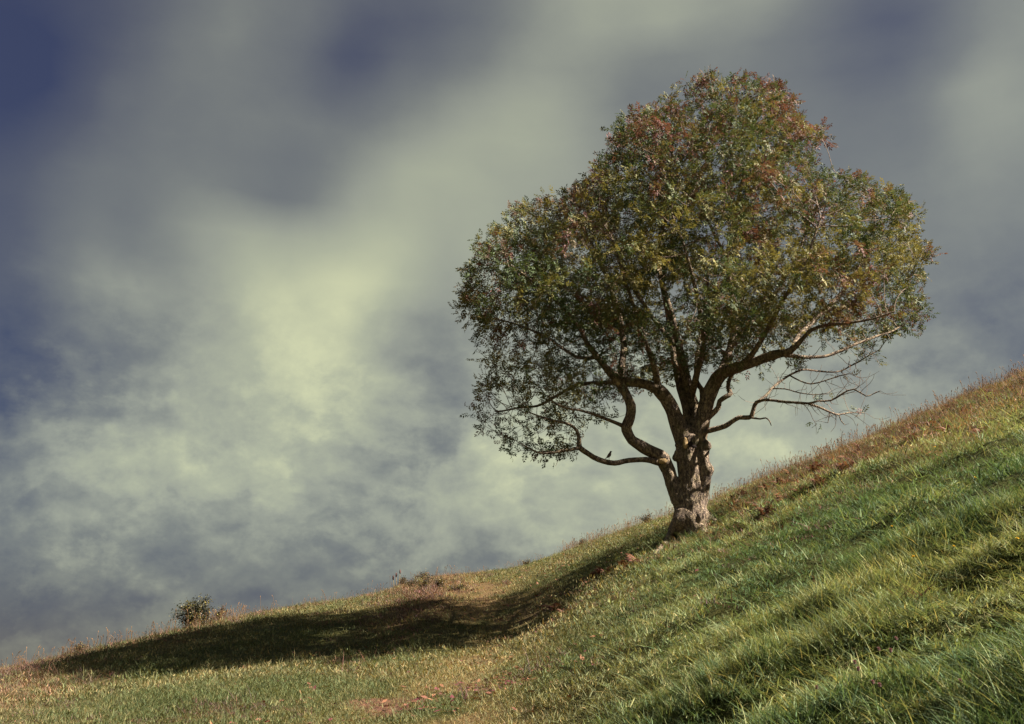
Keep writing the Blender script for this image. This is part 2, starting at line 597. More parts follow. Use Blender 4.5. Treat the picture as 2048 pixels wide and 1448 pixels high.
M_TWIG = simple_mat('twig_bark', (0.08, 0.058, 0.052), (0.27, 0.19, 0.14), 30)
M_SCAR = simple_mat('cut_wood', (0.30, 0.19, 0.09), (0.48, 0.34, 0.18), 25, 0.8, 0.5)
M_HOLE = simple_mat('rotten_wood', (0.012, 0.009, 0.010), (0.03, 0.02, 0.02), 20, 0.95)
M_STEM = simple_mat('dry_stem', (0.20, 0.14, 0.06), (0.34, 0.25, 0.12), 40)
M_GREENSTEM = simple_mat('green_stem', (0.07, 0.10, 0.02), (0.12, 0.14, 0.04), 40)
M_YELLOW = simple_mat('yellow_petals', (0.70, 0.42, 0.02), (0.85, 0.58, 0.03), 90, 0.6)
M_SEED = simple_mat('seed_head', (0.06, 0.035, 0.04), (0.14, 0.08, 0.07), 60, 0.9)
M_BIRD = simple_mat('feathers', (0.05, 0.035, 0.035), (0.14, 0.095, 0.075), 45, 0.8)
M_BEAK = simple_mat('beak', (0.02, 0.018, 0.02), (0.05, 0.04, 0.03), 45, 0.5)


def ground_material():
    m, N = material('turf_and_soil')
    tcn = N.n('ShaderNodeTexCoord')
    ob = tcn.outputs['Object']
    col = N.n('ShaderNodeAttribute', attribute_name='tint', attribute_type='GEOMETRY').outputs['Color']
    n1 = N.noise(ob, 9, 6, 0.65).outputs[0]
    n2 = N.noise(ob, 55, 4, 0.6).outputs[0]
    k = N.ramp(n1, [(0.3, (0.55, 0.55, 0.6)), (0.7, (1.3, 1.25, 1.1))])
    c = N.mix(1.0, col, k, 'MULTIPLY')
    c = N.mix(1.0, c, N.ramp(n2, [(0.3, (0.6, 0.6, 0.6)), (0.7, (1.35, 1.3, 1.2))]), 'MULTIPLY')
    p = N.n('ShaderNodeBsdfPrincipled', i_Roughness=0.95)
    p.inputs['Specular IOR Level'].default_value = 0.1
    N.l(c, p.inputs['Base Color'])
    bp = N.n('ShaderNodeBump', i_Strength=0.8, i_Distance=0.03)
    N.l(N.math('ADD', n1, n2), bp.inputs['Height'])
    N.l(bp.outputs[0], p.inputs['Normal'])
    o = N.n('ShaderNodeOutputMaterial')
    N.l(p.outputs[0], o.inputs[0])
    return m


# ------------------------------------------------------------------ ground sheet
def path_mask(x, y):
    """bare, trodden line along the foot of the slope"""
    c = np.interp(y, [5, 9.5, 13, 16.5, 20, 26, 34], [-1.3, -0.95, -0.6, -0.25, 0.0, -0.7, -2.2])
    wd = 0.8 + 0.4 * fbm(x * .5, y * .5, 71, 2)
    return np.exp(-((x - c) / wd) ** 2) * sstep(0.30, 0.62, fbm(x * 1.1, y * 0.8, 77, 3) + 0.12)


def soil_mask(x, y):
    """small patch of worn red earth on the path"""
    k = 0.0
    for cx_, cy_, r_ in SOIL:
        k = k + np.exp(-((x - cx_) / r_) ** 2 - ((y - cy_) / (r_ * 1.5)) ** 2)
    return sstep(.30, .62, k * (.5 + fbm(x * 3.5, y * 3.5, 79, 3)))


_a, _b, _c = ground_hit(800, 1414), ground_hit(735, 1404), ground_hit(1135, 1222)
SOIL = [(_a[0], _a[1], .42), (_b[0], _b[1], .22), (_c[0], _c[1], .30)]


def dry_mask(x, y):
    """brown, dried-out grass: towards the crest on the right, along the crest on the left, on the knoll"""
    u = x / np.maximum(y, .5)
    q = y / crest_dist(u)
    right = sstep(0.10, 0.30, u) * sstep(0.33, 0.72, q + 0.35 * (fbm(x * .4, y * .4, 51, 3) - .5))
    left = sstep(-0.05, -0.2, u) * sstep(0.70, 0.92, q + 0.3 * (fbm(x * .4, y * .4, 52, 3) - .5)) * .5
    farleft = sstep(-.33, -.47, u) * sstep(.42, .7, q) * .8
    knoll = np.exp(-(((u + .085) / .05) ** 2)) * sstep(.45, .6, q)
    tree = np.exp(-((x - 3.7) / .8) ** 2 - ((y - 18.7) / 1.2) ** 2) * .8
    patch = sstep(.62, .80, fbm(x * .7, y * .9, 53, 3)) * .35 * sstep(6, 12, y)
    return np.clip(np.maximum.reduce([right, left, farleft, knoll, tree, patch]), 0, 1)


def axis(parts):
    out = []
    for a, b, n in parts:
        out += list(np.linspace(a, b, n, endpoint=False))
    return np.array(out + [parts[-1][1]])


gx = np.concatenate([-np.geomspace(2600, 24, 22), axis([(-22, -8, 60), (-8, 14, 160), (14, 24, 45)]), np.geomspace(26, 2600, 22)])
gy = np.concatenate([-np.geomspace(2600, 6, 22), axis([(-4, 2, 10), (2, 24, 180), (24, 56, 100)]), np.geomspace(58, 2600, 30)])
GX, GY = np.meshgrid(gx, gy)
GZ = ground_z(GX, GY)
nv_x = len(gx)
idx = np.arange(len(gx) * len(gy)).reshape(len(gy), len(gx))
gf = np.stack([idx[:-1, :-1], idx[:-1, 1:], idx[1:, 1:], idx[1:, :-1]], -1).reshape(-1, 4)
gme = mesh_np('ground', np.stack([GX, GY, GZ], -1).reshape(-1, 3), gf, ground_material())
gd, gp = dry_mask(GX, GY).ravel()[:, None], path_mask(GX, GY).ravel()[:, None]
gcol = np.array([.050, .056, .018]) * (1 - gd) + np.array([.10, .060, .030]) * gd
gcol = gcol * (1 - gp * .8) + np.array([.15, .095, .055]) * gp * .8
gs = soil_mask(GX, GY).ravel()[:, None]
gcol = gcol * (1 - gs) + np.array([.125, .066, .050]) * gs
ca = gme.color_attributes.new('tint', 'FLOAT_COLOR', 'POINT')
ca.data.foreach_set('color', np.hstack([gcol, np.ones((len(gcol), 1))]).astype(np.float32).ravel())
ground = link('ground', gme)
tag(ground, 'grassy hillside rising to the right with a trodden hollow', 'ground', kind='structure')


# ------------------------------------------------------------------ grass: tufts scattered over the ground
def tuft_mesh(name, n, h0, h1, rad, w, lean, curl, seed):
    r = np.random.default_rng(seed)
    ang = r.random(n) * 2 * math.pi
    rr = rad * np.sqrt(r.random(n))
    base = np.stack([rr * np.cos(ang), rr * np.sin(ang), -0.01 * np.ones(n)], 1)
    h = h0 + (h1 - h0) * r.random(n) ** 1.3
    az = r.random(n) * 2 * math.pi
    le = lean * (0.25 + r.random(n))
    dirx = np.cos(az) * le - 0.12 * lean
    diry = np.sin(az) * le
    cu = curl * (0.3 + r.random(n))
    face = az + math.pi / 2 + (r.random(n) - .5) * 1.2
    wx, wy = np.cos(face), np.sin(face)
    wid = w * (0.6 + 0.8 * r.random(n))
    V, lev = [], []
    for t in (0.0, 0.4, 0.75, 1.0):
        k = t + cu * t * t
        cxp = base[:, 0] + dirx * h * k
        cyp = base[:, 1] + diry * h * k
        czp = base[:, 2] + h * (t - 0.30 * cu * t ** 2.2)
        ww = wid * (1 - t ** 1.6) * 0.5
        if t < 1:
            V.append(np.stack([cxp - wx * ww, cyp - wy * ww, czp], 1))
            V.append(np.stack([cxp + wx * ww, cyp + wy * ww, czp], 1))
        else:
            V.append(np.stack([cxp, cyp, czp], 1))
    V = np.stack(V, 1)                               # n,7,3
    b = (np.arange(n) * 7)[:, None]
    quads = np.concatenate([b + np.array([[0, 1, 3, 2]]), b + np.array([[2, 3, 5, 4]])])
    tris = b + np.array([[4, 5, 6]])
    me = mesh_np(name, V.reshape(-1, 3), [list(q) for q in quads] + [list(q) for q in tris], M_GRASS, smooth=True)
    hue = r.random(n)
    c = np.stack([0.75 + 0.75 * hue ** 2, 0.80 + 0.45 * hue, 0.85 + 0.3 * hue], 1)
    dead = r.random(n) < 0.13
    c[dead] = np.array([1.8, 1.35, 1.3])
    c *= (0.45 + 0.95 * r.random(n))[:, None]
    ca_ = me.color_attributes.new('blade', 'FLOAT_COLOR', 'POINT')
    ca_.data.foreach_set('color', np.hstack([np.repeat(c, 7, 0), np.ones((n * 7, 1))]).astype(np.float32).ravel())
    return me


def scatter_tree():
    """geometry nodes: put one of the shapes of a collection on every point"""
    ng = bpy.data.node_groups.new('scatter_tufts', 'GeometryNodeTree')
    ng.interface.new_socket('Geometry', in_out='INPUT', socket_type='NodeSocketGeometry')
    ng.interface.new_socket('Shapes', in_out='INPUT', socket_type='NodeSocketCollection')
    ng.interface.new_socket('Geometry', in_out='OUTPUT', socket_type='NodeSocketGeometry')
    gi, go = ng.nodes.new('NodeGroupInput'), ng.nodes.new('NodeGroupOutput')
    ci = ng.nodes.new('GeometryNodeCollectionInfo')
    ci.inputs['Separate Children'].default_value = True
    ci.inputs['Reset Children'].default_value = True
    ng.links.new(gi.outputs['Shapes'], ci.inputs['Collection'])
    ip = ng.nodes.new('GeometryNodeInstanceOnPoints')
    ip.inputs['Pick Instance'].default_value = True

    def na(name, dt):
        nd = ng.nodes.new('GeometryNodeInputNamedAttribute')
        nd.data_type = dt
        nd.inputs['Name'].default_value = name
        return nd.outputs['Attribute']
    ng.links.new(gi.outputs['Geometry'], ip.inputs['Points'])
    ng.links.new(ci.outputs[0], ip.inputs['Instance'])
    ng.links.new(na('shape', 'INT'), ip.inputs['Instance Index'])
    e2r = ng.nodes.new('FunctionNodeEulerToRotation')
    ng.links.new(na('turn', 'FLOAT_VECTOR'), e2r.inputs[0])
    ng.links.new(e2r.outputs[0], ip.inputs['Rotation'])
    ng.links.new(na('size', 'FLOAT_VECTOR'), ip.inputs['Scale'])
    ng.links.new(ip.outputs[0], go.inputs[0])
    return ng


SCATTER = scatter_tree()


def scatter(name, label, cat, pos, shapes, turn, size, tint):
    n = len(pos)
    me = bpy.data.meshes.new(name)
    me.vertices.add(n)
    me.vertices.foreach_set('co', np.asarray(pos, np.float32).ravel())
    a = me.attributes.new('shape', 'INT', 'POINT')
    a.data.foreach_set('value', RNG.integers(0, len(shapes), n).astype(np.int32))
    a = me.attributes.new('turn', 'FLOAT_VECTOR', 'POINT')
    a.data.foreach_set('vector', np.asarray(turn, np.float32).ravel())
    a = me.attributes.new('size', 'FLOAT_VECTOR', 'POINT')
    a.data.foreach_set('vector', np.asarray(size, np.float32).ravel())
    a = me.attributes.new('tint', 'FLOAT_COLOR', 'POINT')
    a.data.foreach_set('color', np.hstack([tint, np.ones((n, 1))]).astype(np.float32).ravel())
    lib = bpy.data.collections.new(name + '_shapes')
    for i, m in enumerate(shapes):
        lib.objects.link(bpy.data.objects.new('%s_shape_%02d' % (name, i), m))
    o = link(name, me)
    md = o.modifiers.new('scatter', 'NODES')
    md.node_group = SCATTER
    for it in SCATTER.interface.items_tree:
        if it.in_out == 'INPUT' and it.name == 'Shapes':
            md[it.identifier] = lib
    return tag(o, label, cat, kind='stuff')


def sample_wedge(n, y0, y1, u0=-0.68, u1=0.78, power=1.0):
    """points over the ground seen from the camera side, even in area when power is 1"""
    y = (y0 ** (power + 1) + RNG.random(n) * (y1 ** (power + 1) - y0 ** (power + 1))) ** (1 / (power + 1))
    u = u0 + RNG.random(n) * (u1 - u0)
    return u * y, y


SHORT = [tuft_mesh('short_tuft_%d' % i, 46, .018, .060, .16, .0055, .8, .5, 100 + i) for i in range(5)]
SHORT_FAR = [tuft_mesh('short_far_tuft_%d' % i, 40, .025, .085, .24, .012, .8, .5, 140 + i) for i in range(4)]
LONG = [tuft_mesh('long_tuft_%d' % i, 46, .03, .135, .10, .0046, .95, .7, 200 + i) for i in range(8)]
LONG_FAR = [tuft_mesh('long_far_tuft_%d' % i, 36, .04, .15, .17, .008, .9, .7, 240 + i) for i in range(6)]
DRY = [tuft_mesh('dry_tuft_%d' % i, 26, .10, .34, .13, .0060, .5, .7, 300 + i) for i in range(6)]


def grass_tint(x, y):
    n = len(x)
    d = dry_mask(x, y)
    m = fbm(x * .45, y * .45, 61, 3)
    g1, g2 = np.array([.088, .140, .066]), np.array([.225, .250, .125])
    lz_ = long_zone(x, y)[:, None]
    g1 = g1 * lz_ + np.array([.098, .115, .052]) * (1 - lz_)
    g2 = g2 * lz_ + np.array([.175, .158, .082]) * (1 - lz_)
    k = sstep(.36, .64, .6 * m + .4 * fbm(x * 1.7, y * 1.7, 67, 3) + .25 * (RNG.random(n) - .5))[:, None]
    c = g1 * (1 - k) + g2 * k
    dry1, dry2 = np.array([.205, .122, .092]), np.array([.125, .062, .074])
    kk = sstep(.4, .62, fbm(x * .5, y * .5, 63, 3))[:, None]
    dc = dry1 * (1 - kk) + dry2 * kk
    pm = path_mask(x, y)[:, None] * .7
    c = c * (1 - pm) + np.array([.25, .205, .105]) * pm
    use = (RNG.random(n) < d * .85)[:, None] * (0.55 + .45 * RNG.random(n))[:, None]
    c = c * (1 - use) + dc * use
    return c * (0.75 + .5 * RNG.random(n))[:, None]


def near_trunk(x, y, r=.30):
    return (np.hypot(x - TREE[0], y - TREE[1]) < r)


TREE = ground_hit(1376, 1066)


def lay(name, label, cat, xy, shapes, keep, hscale, size_jit=.35, spread=1.0):
    x, y = xy
    k = (RNG.random(len(x)) < keep) & ~near_trunk(x, y)
    x, y, hs = x[k], y[k], hscale[k]
    n = len(x)
    z = ground_z(x, y)
    turn = np.stack([RNG.normal(size=n) * .22, RNG.normal(size=n) * .22, RNG.random(n) * 6.283], 1)
    s = 1 + size_jit * (RNG.random(n) * 2 - 1)
    size = np.stack([s * spread, s * spread, s * hs], 1)
    return scatter(name, label, cat, np.stack([x, y, z], 1), shapes, turn, size, grass_tint(x, y))


def lz_h(x, y):
    t = tussock(x, y)
    q = y / crest_dist(x / y)
    return np.clip(.62 + .95 * t, .25, 1.6), sstep(1.35, 1.1, q)


xy = sample_wedge(26000, 3.0, 15.0)
lz = long_zone(*xy)
lay('short_turf', 'short grazed green turf carpeting the hollow and the left bank', 'grass', xy, SHORT,
    (1 - lz * .55) * (1 - .6 * path_mask(*xy)) * (1 - .72 * soil_mask(*xy)), np.ones(len(xy[0])))
xy = sample_wedge(30000, 14.0, 48.0, power=.4)
lz = long_zone(*xy)
lay('distant_turf', 'short turf further up the hollow around the tree shadow', 'grass', xy, SHORT_FAR,
    (1 - lz * .5) * (1 - .5 * path_mask(*xy)), np.ones(len(xy[0])))
xy = sample_wedge(16000, 2.6, 8.5, -.05, .95, power=.5)
h, q = lz_h(*xy)
lay('long_grass', 'long lush green grass in tussocks on the steep slope', 'grass', xy, LONG, long_zone(*xy) * (.45 + .5 * h), h)
xy = sample_wedge(20000, 7.8, 44.0, -.05, .80, power=.35)
h, q = lz_h(*xy)
lay('upper_slope_grass', 'tussocky grass on the upper slope round the tree', 'grass', xy, LONG_FAR,
    long_zone(*xy) * (.4 + .5 * h), h * .8 * sstep(60, 8, xy[1]) + .05)


# ------------------------------------------------------------------ the tree
def tp(px, py, dy=0.0):
    d = pdir(px, py)
    Y = TREE[1] + dy
    return np.array([d[0] / d[1] * Y, Y, EYE + d[2] / d[1] * Y])


def mpp(p):
    """metres per photograph pixel at a point"""
    return (p[1] * math.cos(PITCH) + (p[2] - EYE) * math.sin(PITCH)) / F


def limb_path(rows, step=.10):
    out = []
    for px, py, dy, w in rows:
        p = tp(px, py, dy)
        out.append([*p, w * 0.5 * mpp(p)])
    return resample(out, step)


tree = empty('tree', (TREE[0], TREE[1], TREE[2] - .05))
tag(tree, 'gnarled broad-crowned tree with a stout pale trunk leaning from the hillside', 'tree')
T0 = Vector(tree.location)

# trunk: overlapping balls along measured lines, fused by a voxel remesh
balls = []


def add_path(rows, step=.05, jit=0.0):
    for p in limb_path(rows, step):
        balls.append((p[:3] + (RNG.random(3) - .5) * jit * p[3], p[3]))


add_path([(1386, 1070, 0, 64), (1384, 1045, 0, 60), (1384, 1020, 0, 56), (1382, 1000, 0, 54), (1381, 975, 0, 50), (1379, 950, 0, 47),
          (1376, 925, 0, 46), (1373, 900, .0, 46), (1374, 880, .0, 44), (1374, 868, .0, 36)])
add_path([(1397, 1010, .05, 34), (1403, 985, .02, 32), (1409, 960, -.02, 28), (1411, 940, -.04, 27), (1407, 920, -.04, 24), (1406, 900, -.03, 25),
          (1403, 884, 0, 26), (1395, 868, .04, 30), (1390, 850, .08, 30)])
for (a, b, r) in ((1415, 941, 13), (1419, 946, 8), (1411, 892, 12), (1417, 893, 7), (1359, 890, 10), (1353, 915, 9), (1356, 906, 9), (1362, 1000, 14),
                  (1385, 882, 17), (1370, 878, 14), (1396, 876, 12)):
    p = tp(a, b, -.06)
    balls.append((p, r * mpp(p)))
add_path([(1372, 1030, -.05, 38), (1362, 1010, -.04, 32), (1352, 990, -.04, 28), (1344, 965, -.04, 27), (1337, 942, -.04, 27), (1330, 926, -.05, 28)])


def add_root(rows):
    out = []
    for px, py, w, lift in rows:
        if lift >= 0:
            p = ground_hit(px, py)
            p[2] += lift
        else:
            p = tp(px, py, -.1)
        out.append([*p, w * .5 * mpp(p)])
    for p in resample(out, .04):
        balls.append((p[:3], p[3]))


add_root([(1364, 1030, 38, -1), (1358, 1048, 34, -1), (1350, 1066, 25, .06), (1338, 1081, 17, .02), (1324, 1096, 11, .01), (1308, 1109, 8, .0), (1296, 1118, 5, -.04)])
add_root([(1378, 1040, 46, -1), (1378, 1060, 30, .03), (1372, 1076, 18, .0), (1362, 1090, 12, -.02), (1356, 1098, 7, -.06)])
add_root([(1394, 1035, 44, -1), (1402, 1054, 30, .05), (1406, 1066, 18, .0), (1404, 1078, 10, -.05)])
add_root([(1398, 1030, 40, -1), (1414, 1040, 24, .05), (1430, 1046, 14, .02), (1450, 1044, 9, 0.0), (1466, 1044, 5, -.04)])

bm = bmesh.new()
for p, r in balls:
    bmesh.ops.create_icosphere(bm, subdivisions=2, radius=float(r), matrix=Matrix.Translation(Vector(p) - T0))
tm = bpy.data.meshes.new('trunk_raw')
bm.to_mesh(tm)
bm.free()
tmp = bpy.data.objects.new('trunk_raw', tm)
COL.objects.link(tmp)
md = tmp.modifiers.new('r', 'REMESH')
md.mode = 'VOXEL'
md.voxel_size = 0.022
ms = tmp.modifiers.new('s', 'SMOOTH')
ms.factor = .5
ms.iterations = 4
dg = bpy.context.evaluated_depsgraph_get()
tme = bpy.data.meshes.new_from_object(tmp.evaluated_get(dg))
bpy.data.objects.remove(tmp)
tme.name = 'trunk'
nv = len(tme.vertices)
co = np.empty(nv * 3, np.float32)
tme.vertices.foreach_get('co', co)
co = co.reshape(-1, 3).astype(float)
no = np.empty(nv * 3, np.float32)
tme.vertices.foreach_get('normal', no)
no = no.reshape(-1, 3).astype(float)
th = np.arctan2(co[:, 1], co[:, 0])
dsp = 0.035 * (fbm(co[:, 0] * 5 + co[:, 1] * 3, co[:, 2] * 2.2, 91, 3) - .5) + 0.034 * (fbm((co[:, 0] + .7 * co[:, 1]) * 16, co[:, 2] * 5, 95, 3) - .5)
co = co + no * dsp[:, None]
tme.vertices.foreach_set('co', co.astype(np.float32).ravel())
tme.polygons.foreach_set('use_smooth', np.ones(len(tme.polygons), bool))
tme.materials.clear()
tme.materials.append(M_BARK)
link('trunk', tme, tree)

# main limbs, traced in the photograph: (pixel x, pixel y, depth offset in metres, width in pixels)
LIMBS = {
    'A': [(1370, 890, 0, 34), (1362, 868, -.05, 33), (1352, 838, -.1, 31), (1344, 815, -.15, 29), (1333, 797, -.2, 28), (1318, 782, -.25, 27), (1303, 773, -.3, 20), (1280, 766, -.4, 18), (1255, 763, -.5, 20), (1236, 762, -.55, 24)],
    'A2': [(1318, 784, -.25, 22), (1314, 765, -.3, 15), (1310, 740, -.5, 13), (1296, 700, -.8, 11), (1280, 655, -1.1, 9), (1262, 600, -1.4, 7), (1240, 540, -1.6, 5), (1225, 480, -1.8, 4)],
    'B': [(1336, 940, -.04, 27), (1327, 918, -.1, 29), (1311, 907, -.15, 25), (1293, 898, -.22, 23), (1276, 887, -.28, 22), (1263, 878, -.33, 21), (1255, 864, -.36, 22), (1252, 851, -.4, 22), (1259, 834, -.45, 20), (1260, 812, -.5, 19), (1251, 792, -.53, 18), (1240, 772, -.55, 20), (1228, 755, -.6, 20), (1212, 736, -.7, 14), (1195, 714, -.8, 13), (1173, 683, -1.0, 10), (1160, 650, -1.1, 8), (1136, 622, -1.3, 7), (1102, 590, -1.5, 6), (1061, 559, -1.7, 5), (1020, 530, -1.9, 4)],
    'C': [(1322, 925, -.12, 17), (1308, 923, -.2, 12), (1293, 920, -.3, 11), (1259, 922, -.5, 11), (1230, 926, -.7, 11), (1200, 919, -.9, 10), (1177, 908, -1.0, 10), (1158, 895, -1.1, 11), (1157, 878, -1.15, 8), (1152, 860, -1.2, 7), (1138, 848, -1.3, 6), (1118, 842, -1.4, 5), (1090, 836, -1.5, 4), (1060, 825, -1.6, 3)],
    'C2': [(1158, 895, -1.1, 8), (1143, 899, -1.2, 6), (1120, 903, -1.3, 6), (1099, 907, -1.4, 5), (1075, 905, -1.5, 4), (1045, 890, -1.5, 3)],
    'D': [(1246, 852, -.4, 9), (1232, 846, -.6, 7), (1212, 838, -.8, 6.5), (1190, 829, -1.0, 6), (1163, 822, -1.3, 5), (1130, 815, -1.5, 4), (1100, 800, -1.7, 3)],
    'E': [(1236, 762, -.55, 12), (1222, 764, -.4, 9), (1200, 765, -.1, 8), (1175, 765, .2, 7), (1149, 771, .4, 7), (1128, 784, .5, 6), (1105, 797, .7, 6), (1074, 811, .8, 5), (1034, 814, 1.0, 4), (995, 822, 1.2, 3)],
    'F': [(1195, 714, -.8, 9), (1172, 716, -.3, 8), (1149, 711, .2, 7), (1120, 692, .7, 6), (1090, 672, 1.0, 5), (1040, 650, 1.4, 4), (985, 635, 1.8, 3)],
    'G': [(1380, 872, .1, 20), (1375, 840, .2, 17), (1369, 812, .3, 16), (1362, 788, .4, 16), (1356, 766, .5, 15), (1350, 730, .7, 14), (1345, 690, .9, 13), (1338, 640, 1.1, 12), (1330, 590, 1.2, 11), (1322, 545, 1.2, 10), (1318, 490, 1.1, 8), (1330, 430, .9, 7), (1340, 370, .7, 6), (1345, 300, .5, 4), (1350, 240, .3, 3)],
    'G2': [(1396, 860, .15, 30), (1390, 820, .3, 26), (1382, 795, .4, 24), (1375, 770, .4, 22), (1366, 735, .3, 18), (1355, 690, .1, 15), (1343, 640, -.1, 14), (1332, 600, -.3, 13), (1324, 560, -.4, 11), (1335, 510, -.5, 8), (1352, 460, -.7, 7), (1380, 400, -.6, 6), (1410, 330, -.3, 5), (1430, 260, -.2, 4), (1445, 200, -.1, 3)],
    'H': [(1396, 872, 0, 34), (1404, 845, -.05, 32), (1410, 815, -.1, 31), (1420, 785, -.2, 30), (1434, 757, -.3, 28), (1452, 741, -.4, 24), (1485, 730, -.6, 20), (1515, 720, -.8, 19), (1548, 711, -1.0, 18), (1580, 704, -1.2, 15), (1604, 681, -1.3, 9), (1622, 663, -1.4, 8), (1649, 653, -1.5, 7), (1690, 648, -1.7, 6), (1740, 640, -1.9, 4), (1790, 625, -2.0, 3)],
    'H2': [(1434, 757, -.3, 22), (1450, 725, .0, 16), (1462, 690, .3, 14), (1468, 640, .7, 12), (1462, 580, .9, 11), (1455, 520, 1.0, 9), (1465, 450, 1.1, 8), (1480, 380, 1.0, 7), (1495, 310, .8, 5), (1510, 250, .6, 4), (1540, 200, .5, 3)],
    'H3': [(1560, 708, -1.05, 11), (1590, 712, -1.0, 8), (1620, 715, -.9, 7), (1654, 713, -.8, 6), (1690, 699, -.7, 6), (1731, 682, -.5, 5), (1773, 666, -.3, 4), (1810, 650, -.1, 3)],
    'H4': [(1580, 704, -1.2, 12), (1600, 670, -.6, 9), (1630, 640, 0, 8), (1662, 610, .6, 7), (1690, 577, 1.0, 6), (1720, 530, 1.3, 5), (1750, 480, 1.5, 4), (1775, 430, 1.6, 3)],
    'H5': [(1485, 730, -.6, 15), (1510, 700, -1.0, 11), (1535, 660, -1.5, 9), (1560, 610, -1.9, 8), (1590, 560, -2.2, 6), (1620, 500, -2.3, 5), (1640, 440, -2.3, 4)],
    'H6': [(1462, 690, .3, 11), (1500, 650, .9, 9), (1540, 600, 1.5, 8), (1580, 540, 2.0, 6), (1610, 470, 2.2, 5), (1640, 400, 2.2, 4)],
    'I': [(1396, 866, -.1, 14), (1411, 862, -.15, 12), (1430, 858, -.2, 11), (1450, 853, -.3, 11), (1463, 845, -.35, 10), (1477, 837, -.4, 10), (1490, 837, -.45, 10), (1501, 835, -.5, 10), (1506, 818, -.55, 8), (1512, 806, -.6, 8), (1528, 801, -.7, 6), (1552, 801, -.8, 5.5), (1582, 804, -.9, 5), (1618, 808, -1.0, 5), (1635, 804, -1.1, 4), (1660, 802, -1.2, 4), (1682, 790, -1.3, 3.5), (1707, 779, -1.4, 3), (1731, 793, -1.5, 2.4), (1745, 788, -1.5, 2), (1762, 782, -1.6, 1.6)],
    'I2': [(1618, 808, -1.0, 5), (1634, 813, -.9, 4.5), (1649, 819, -.8, 4.5), (1664, 826, -.7, 4), (1678, 830, -.6, 3.5), (1700, 826, -.5, 2.6), (1731, 826, -.4, 1.8)],
    'I3': [(1512, 806, -.6, 7), (1533, 790, -.4, 5.5), (1545, 777, -.2, 5), (1558, 766, 0, 5), (1580, 751, .2, 4.5), (1607, 740, .4, 4), (1640, 744, .6, 3.6), (1665, 745, .7, 3), (1690, 737, .8, 3), (1731, 715, 1.0, 2.4), (1760, 700, 1.1, 2)],
    'I4': [(1580, 751, .2, 3.6), (1600, 762, .1, 3), (1622, 768, 0, 3), (1650, 762, -.1, 2.6), (1680, 752, -.2, 2.2), (1700, 748, -.3, 1.8)],
    'I5': [(1545, 777, -.2, 3.2), (1570, 778, -.4, 2.6), (1600, 786, -.6, 2.4), (1630, 790, -.7, 2), (1655, 787, -.8, 1.6)],
    'I6': [(1678, 830, -.6, 2.4), (1682, 842, -.6, 2), (1690, 850, -.6, 1.4)],
    'I7': [(1660, 826, -.75, 2), (1657, 838, -.75, 1.8), (1656, 846, -.75, 1.2)],
    'I8': [(1501, 835, -.5, 5), (1520, 838, -.7, 3.4), (1532, 836, -.8, 3), (1540, 843, -.9, 2.6), (1543, 852, -.9, 1.6)],
    'J': [(1408, 842, -.1, 14), (1424, 828, -.15, 12), (1437, 815, -.2, 11), (1440, 803, -.25, 10), (1452, 794, -.3, 10), (1461, 788, -.3, 11), (1458, 774, -.3, 9), (1462, 756, -.3, 8), (1475, 735, -.4, 7)],
    'K': [(1408, 815, -.05, 14), (1405, 795, .1, 11), (1403, 778, .2, 10), (1395, 766, .3, 9), (1392, 740, .5, 8), (1398, 690, .8, 7), (1410, 630, 1.1, 6), (1415, 560, 1.4, 5), (1400, 490, 1.6, 4)],
    'L': [(1382, 795, .4, 15), (1395, 740, -.2, 12), (1405, 690, -.8, 10), (1400, 630, -1.4, 8), (1385, 560, -1.9, 7), (1365, 490, -2.3, 5), (1340, 420, -2.4, 4)],
    'M': [(1240, 772, -.55, 16), (1243, 735, -.3, 14), (1246, 690, 0, 13), (1240, 640, .4, 11), (1225, 590, .8, 9), (1205, 540, 1.2, 7), (1180, 480, 1.5, 6), (1150, 430, 1.6, 4)],
    'N': [(1350, 690, .5, 11), (1310, 640, .9, 9), (1275, 590, 1.3, 8), (1245, 530, 1.8, 6), (1220, 460, 2.1, 5), (1200, 400, 2.2, 4)],
    'O': [(1455, 520, 1.0, 7), (1420, 450, 1.2, 6), (1385, 380, 1.2, 5), (1345, 310, 1.1, 4), (1300, 260, 1.0, 3)],
    'P': [(1380, 400, -.6, 5), (1340, 350, -.9, 4), (1300, 300, -1.0, 3.4), (1265, 255, -1.0, 2.6)],
    'Q': [(1480, 380, 1.0, 5), (1530, 330, .6, 4), (1580, 290, .3, 3.4), (1630, 270, .1, 2.6)],
}
nodes, nrad, par = [], [], []
LEAFLESS = {'I', 'I2', 'I3', 'I4', 'I5', 'I6', 'I7', 'I8', 'C', 'J'}
for key, rows in LIMBS.items():
    path = limb_path(rows, .11)
    n = len(path)
    # natural wobble that grows along the limb
    tt = np.arange(n) * .11
    amp_ = .035 * np.minimum(1, tt / 1.0)
    for ax in range(3):
        path[:, ax] += amp_ * (fbm(tt * 1.3 + 31 * ax, tt * 0 + len(key) + ord(key[0]), 300 + ax, 3) - .5) * 2
    rad = np.maximum(path[:, 3], .006) * (1 + .22 * (fbm(tt * 3.0, tt * 0 + ord(key[0]) * 1.7, 311, 2) - .5))
    T = Tubes()
    T.add(path[:, :3] - np.array(T0), rad, 12 if rad.max() > .05 else 7, .10)
    me = T.mesh('limb', M_BARK)
    link('limb', me, tree)
    b = len(nodes)
    for i in range(n):
        nodes.append(path[i, :3])
        nrad.append(rad[i])
        par.append(-1)

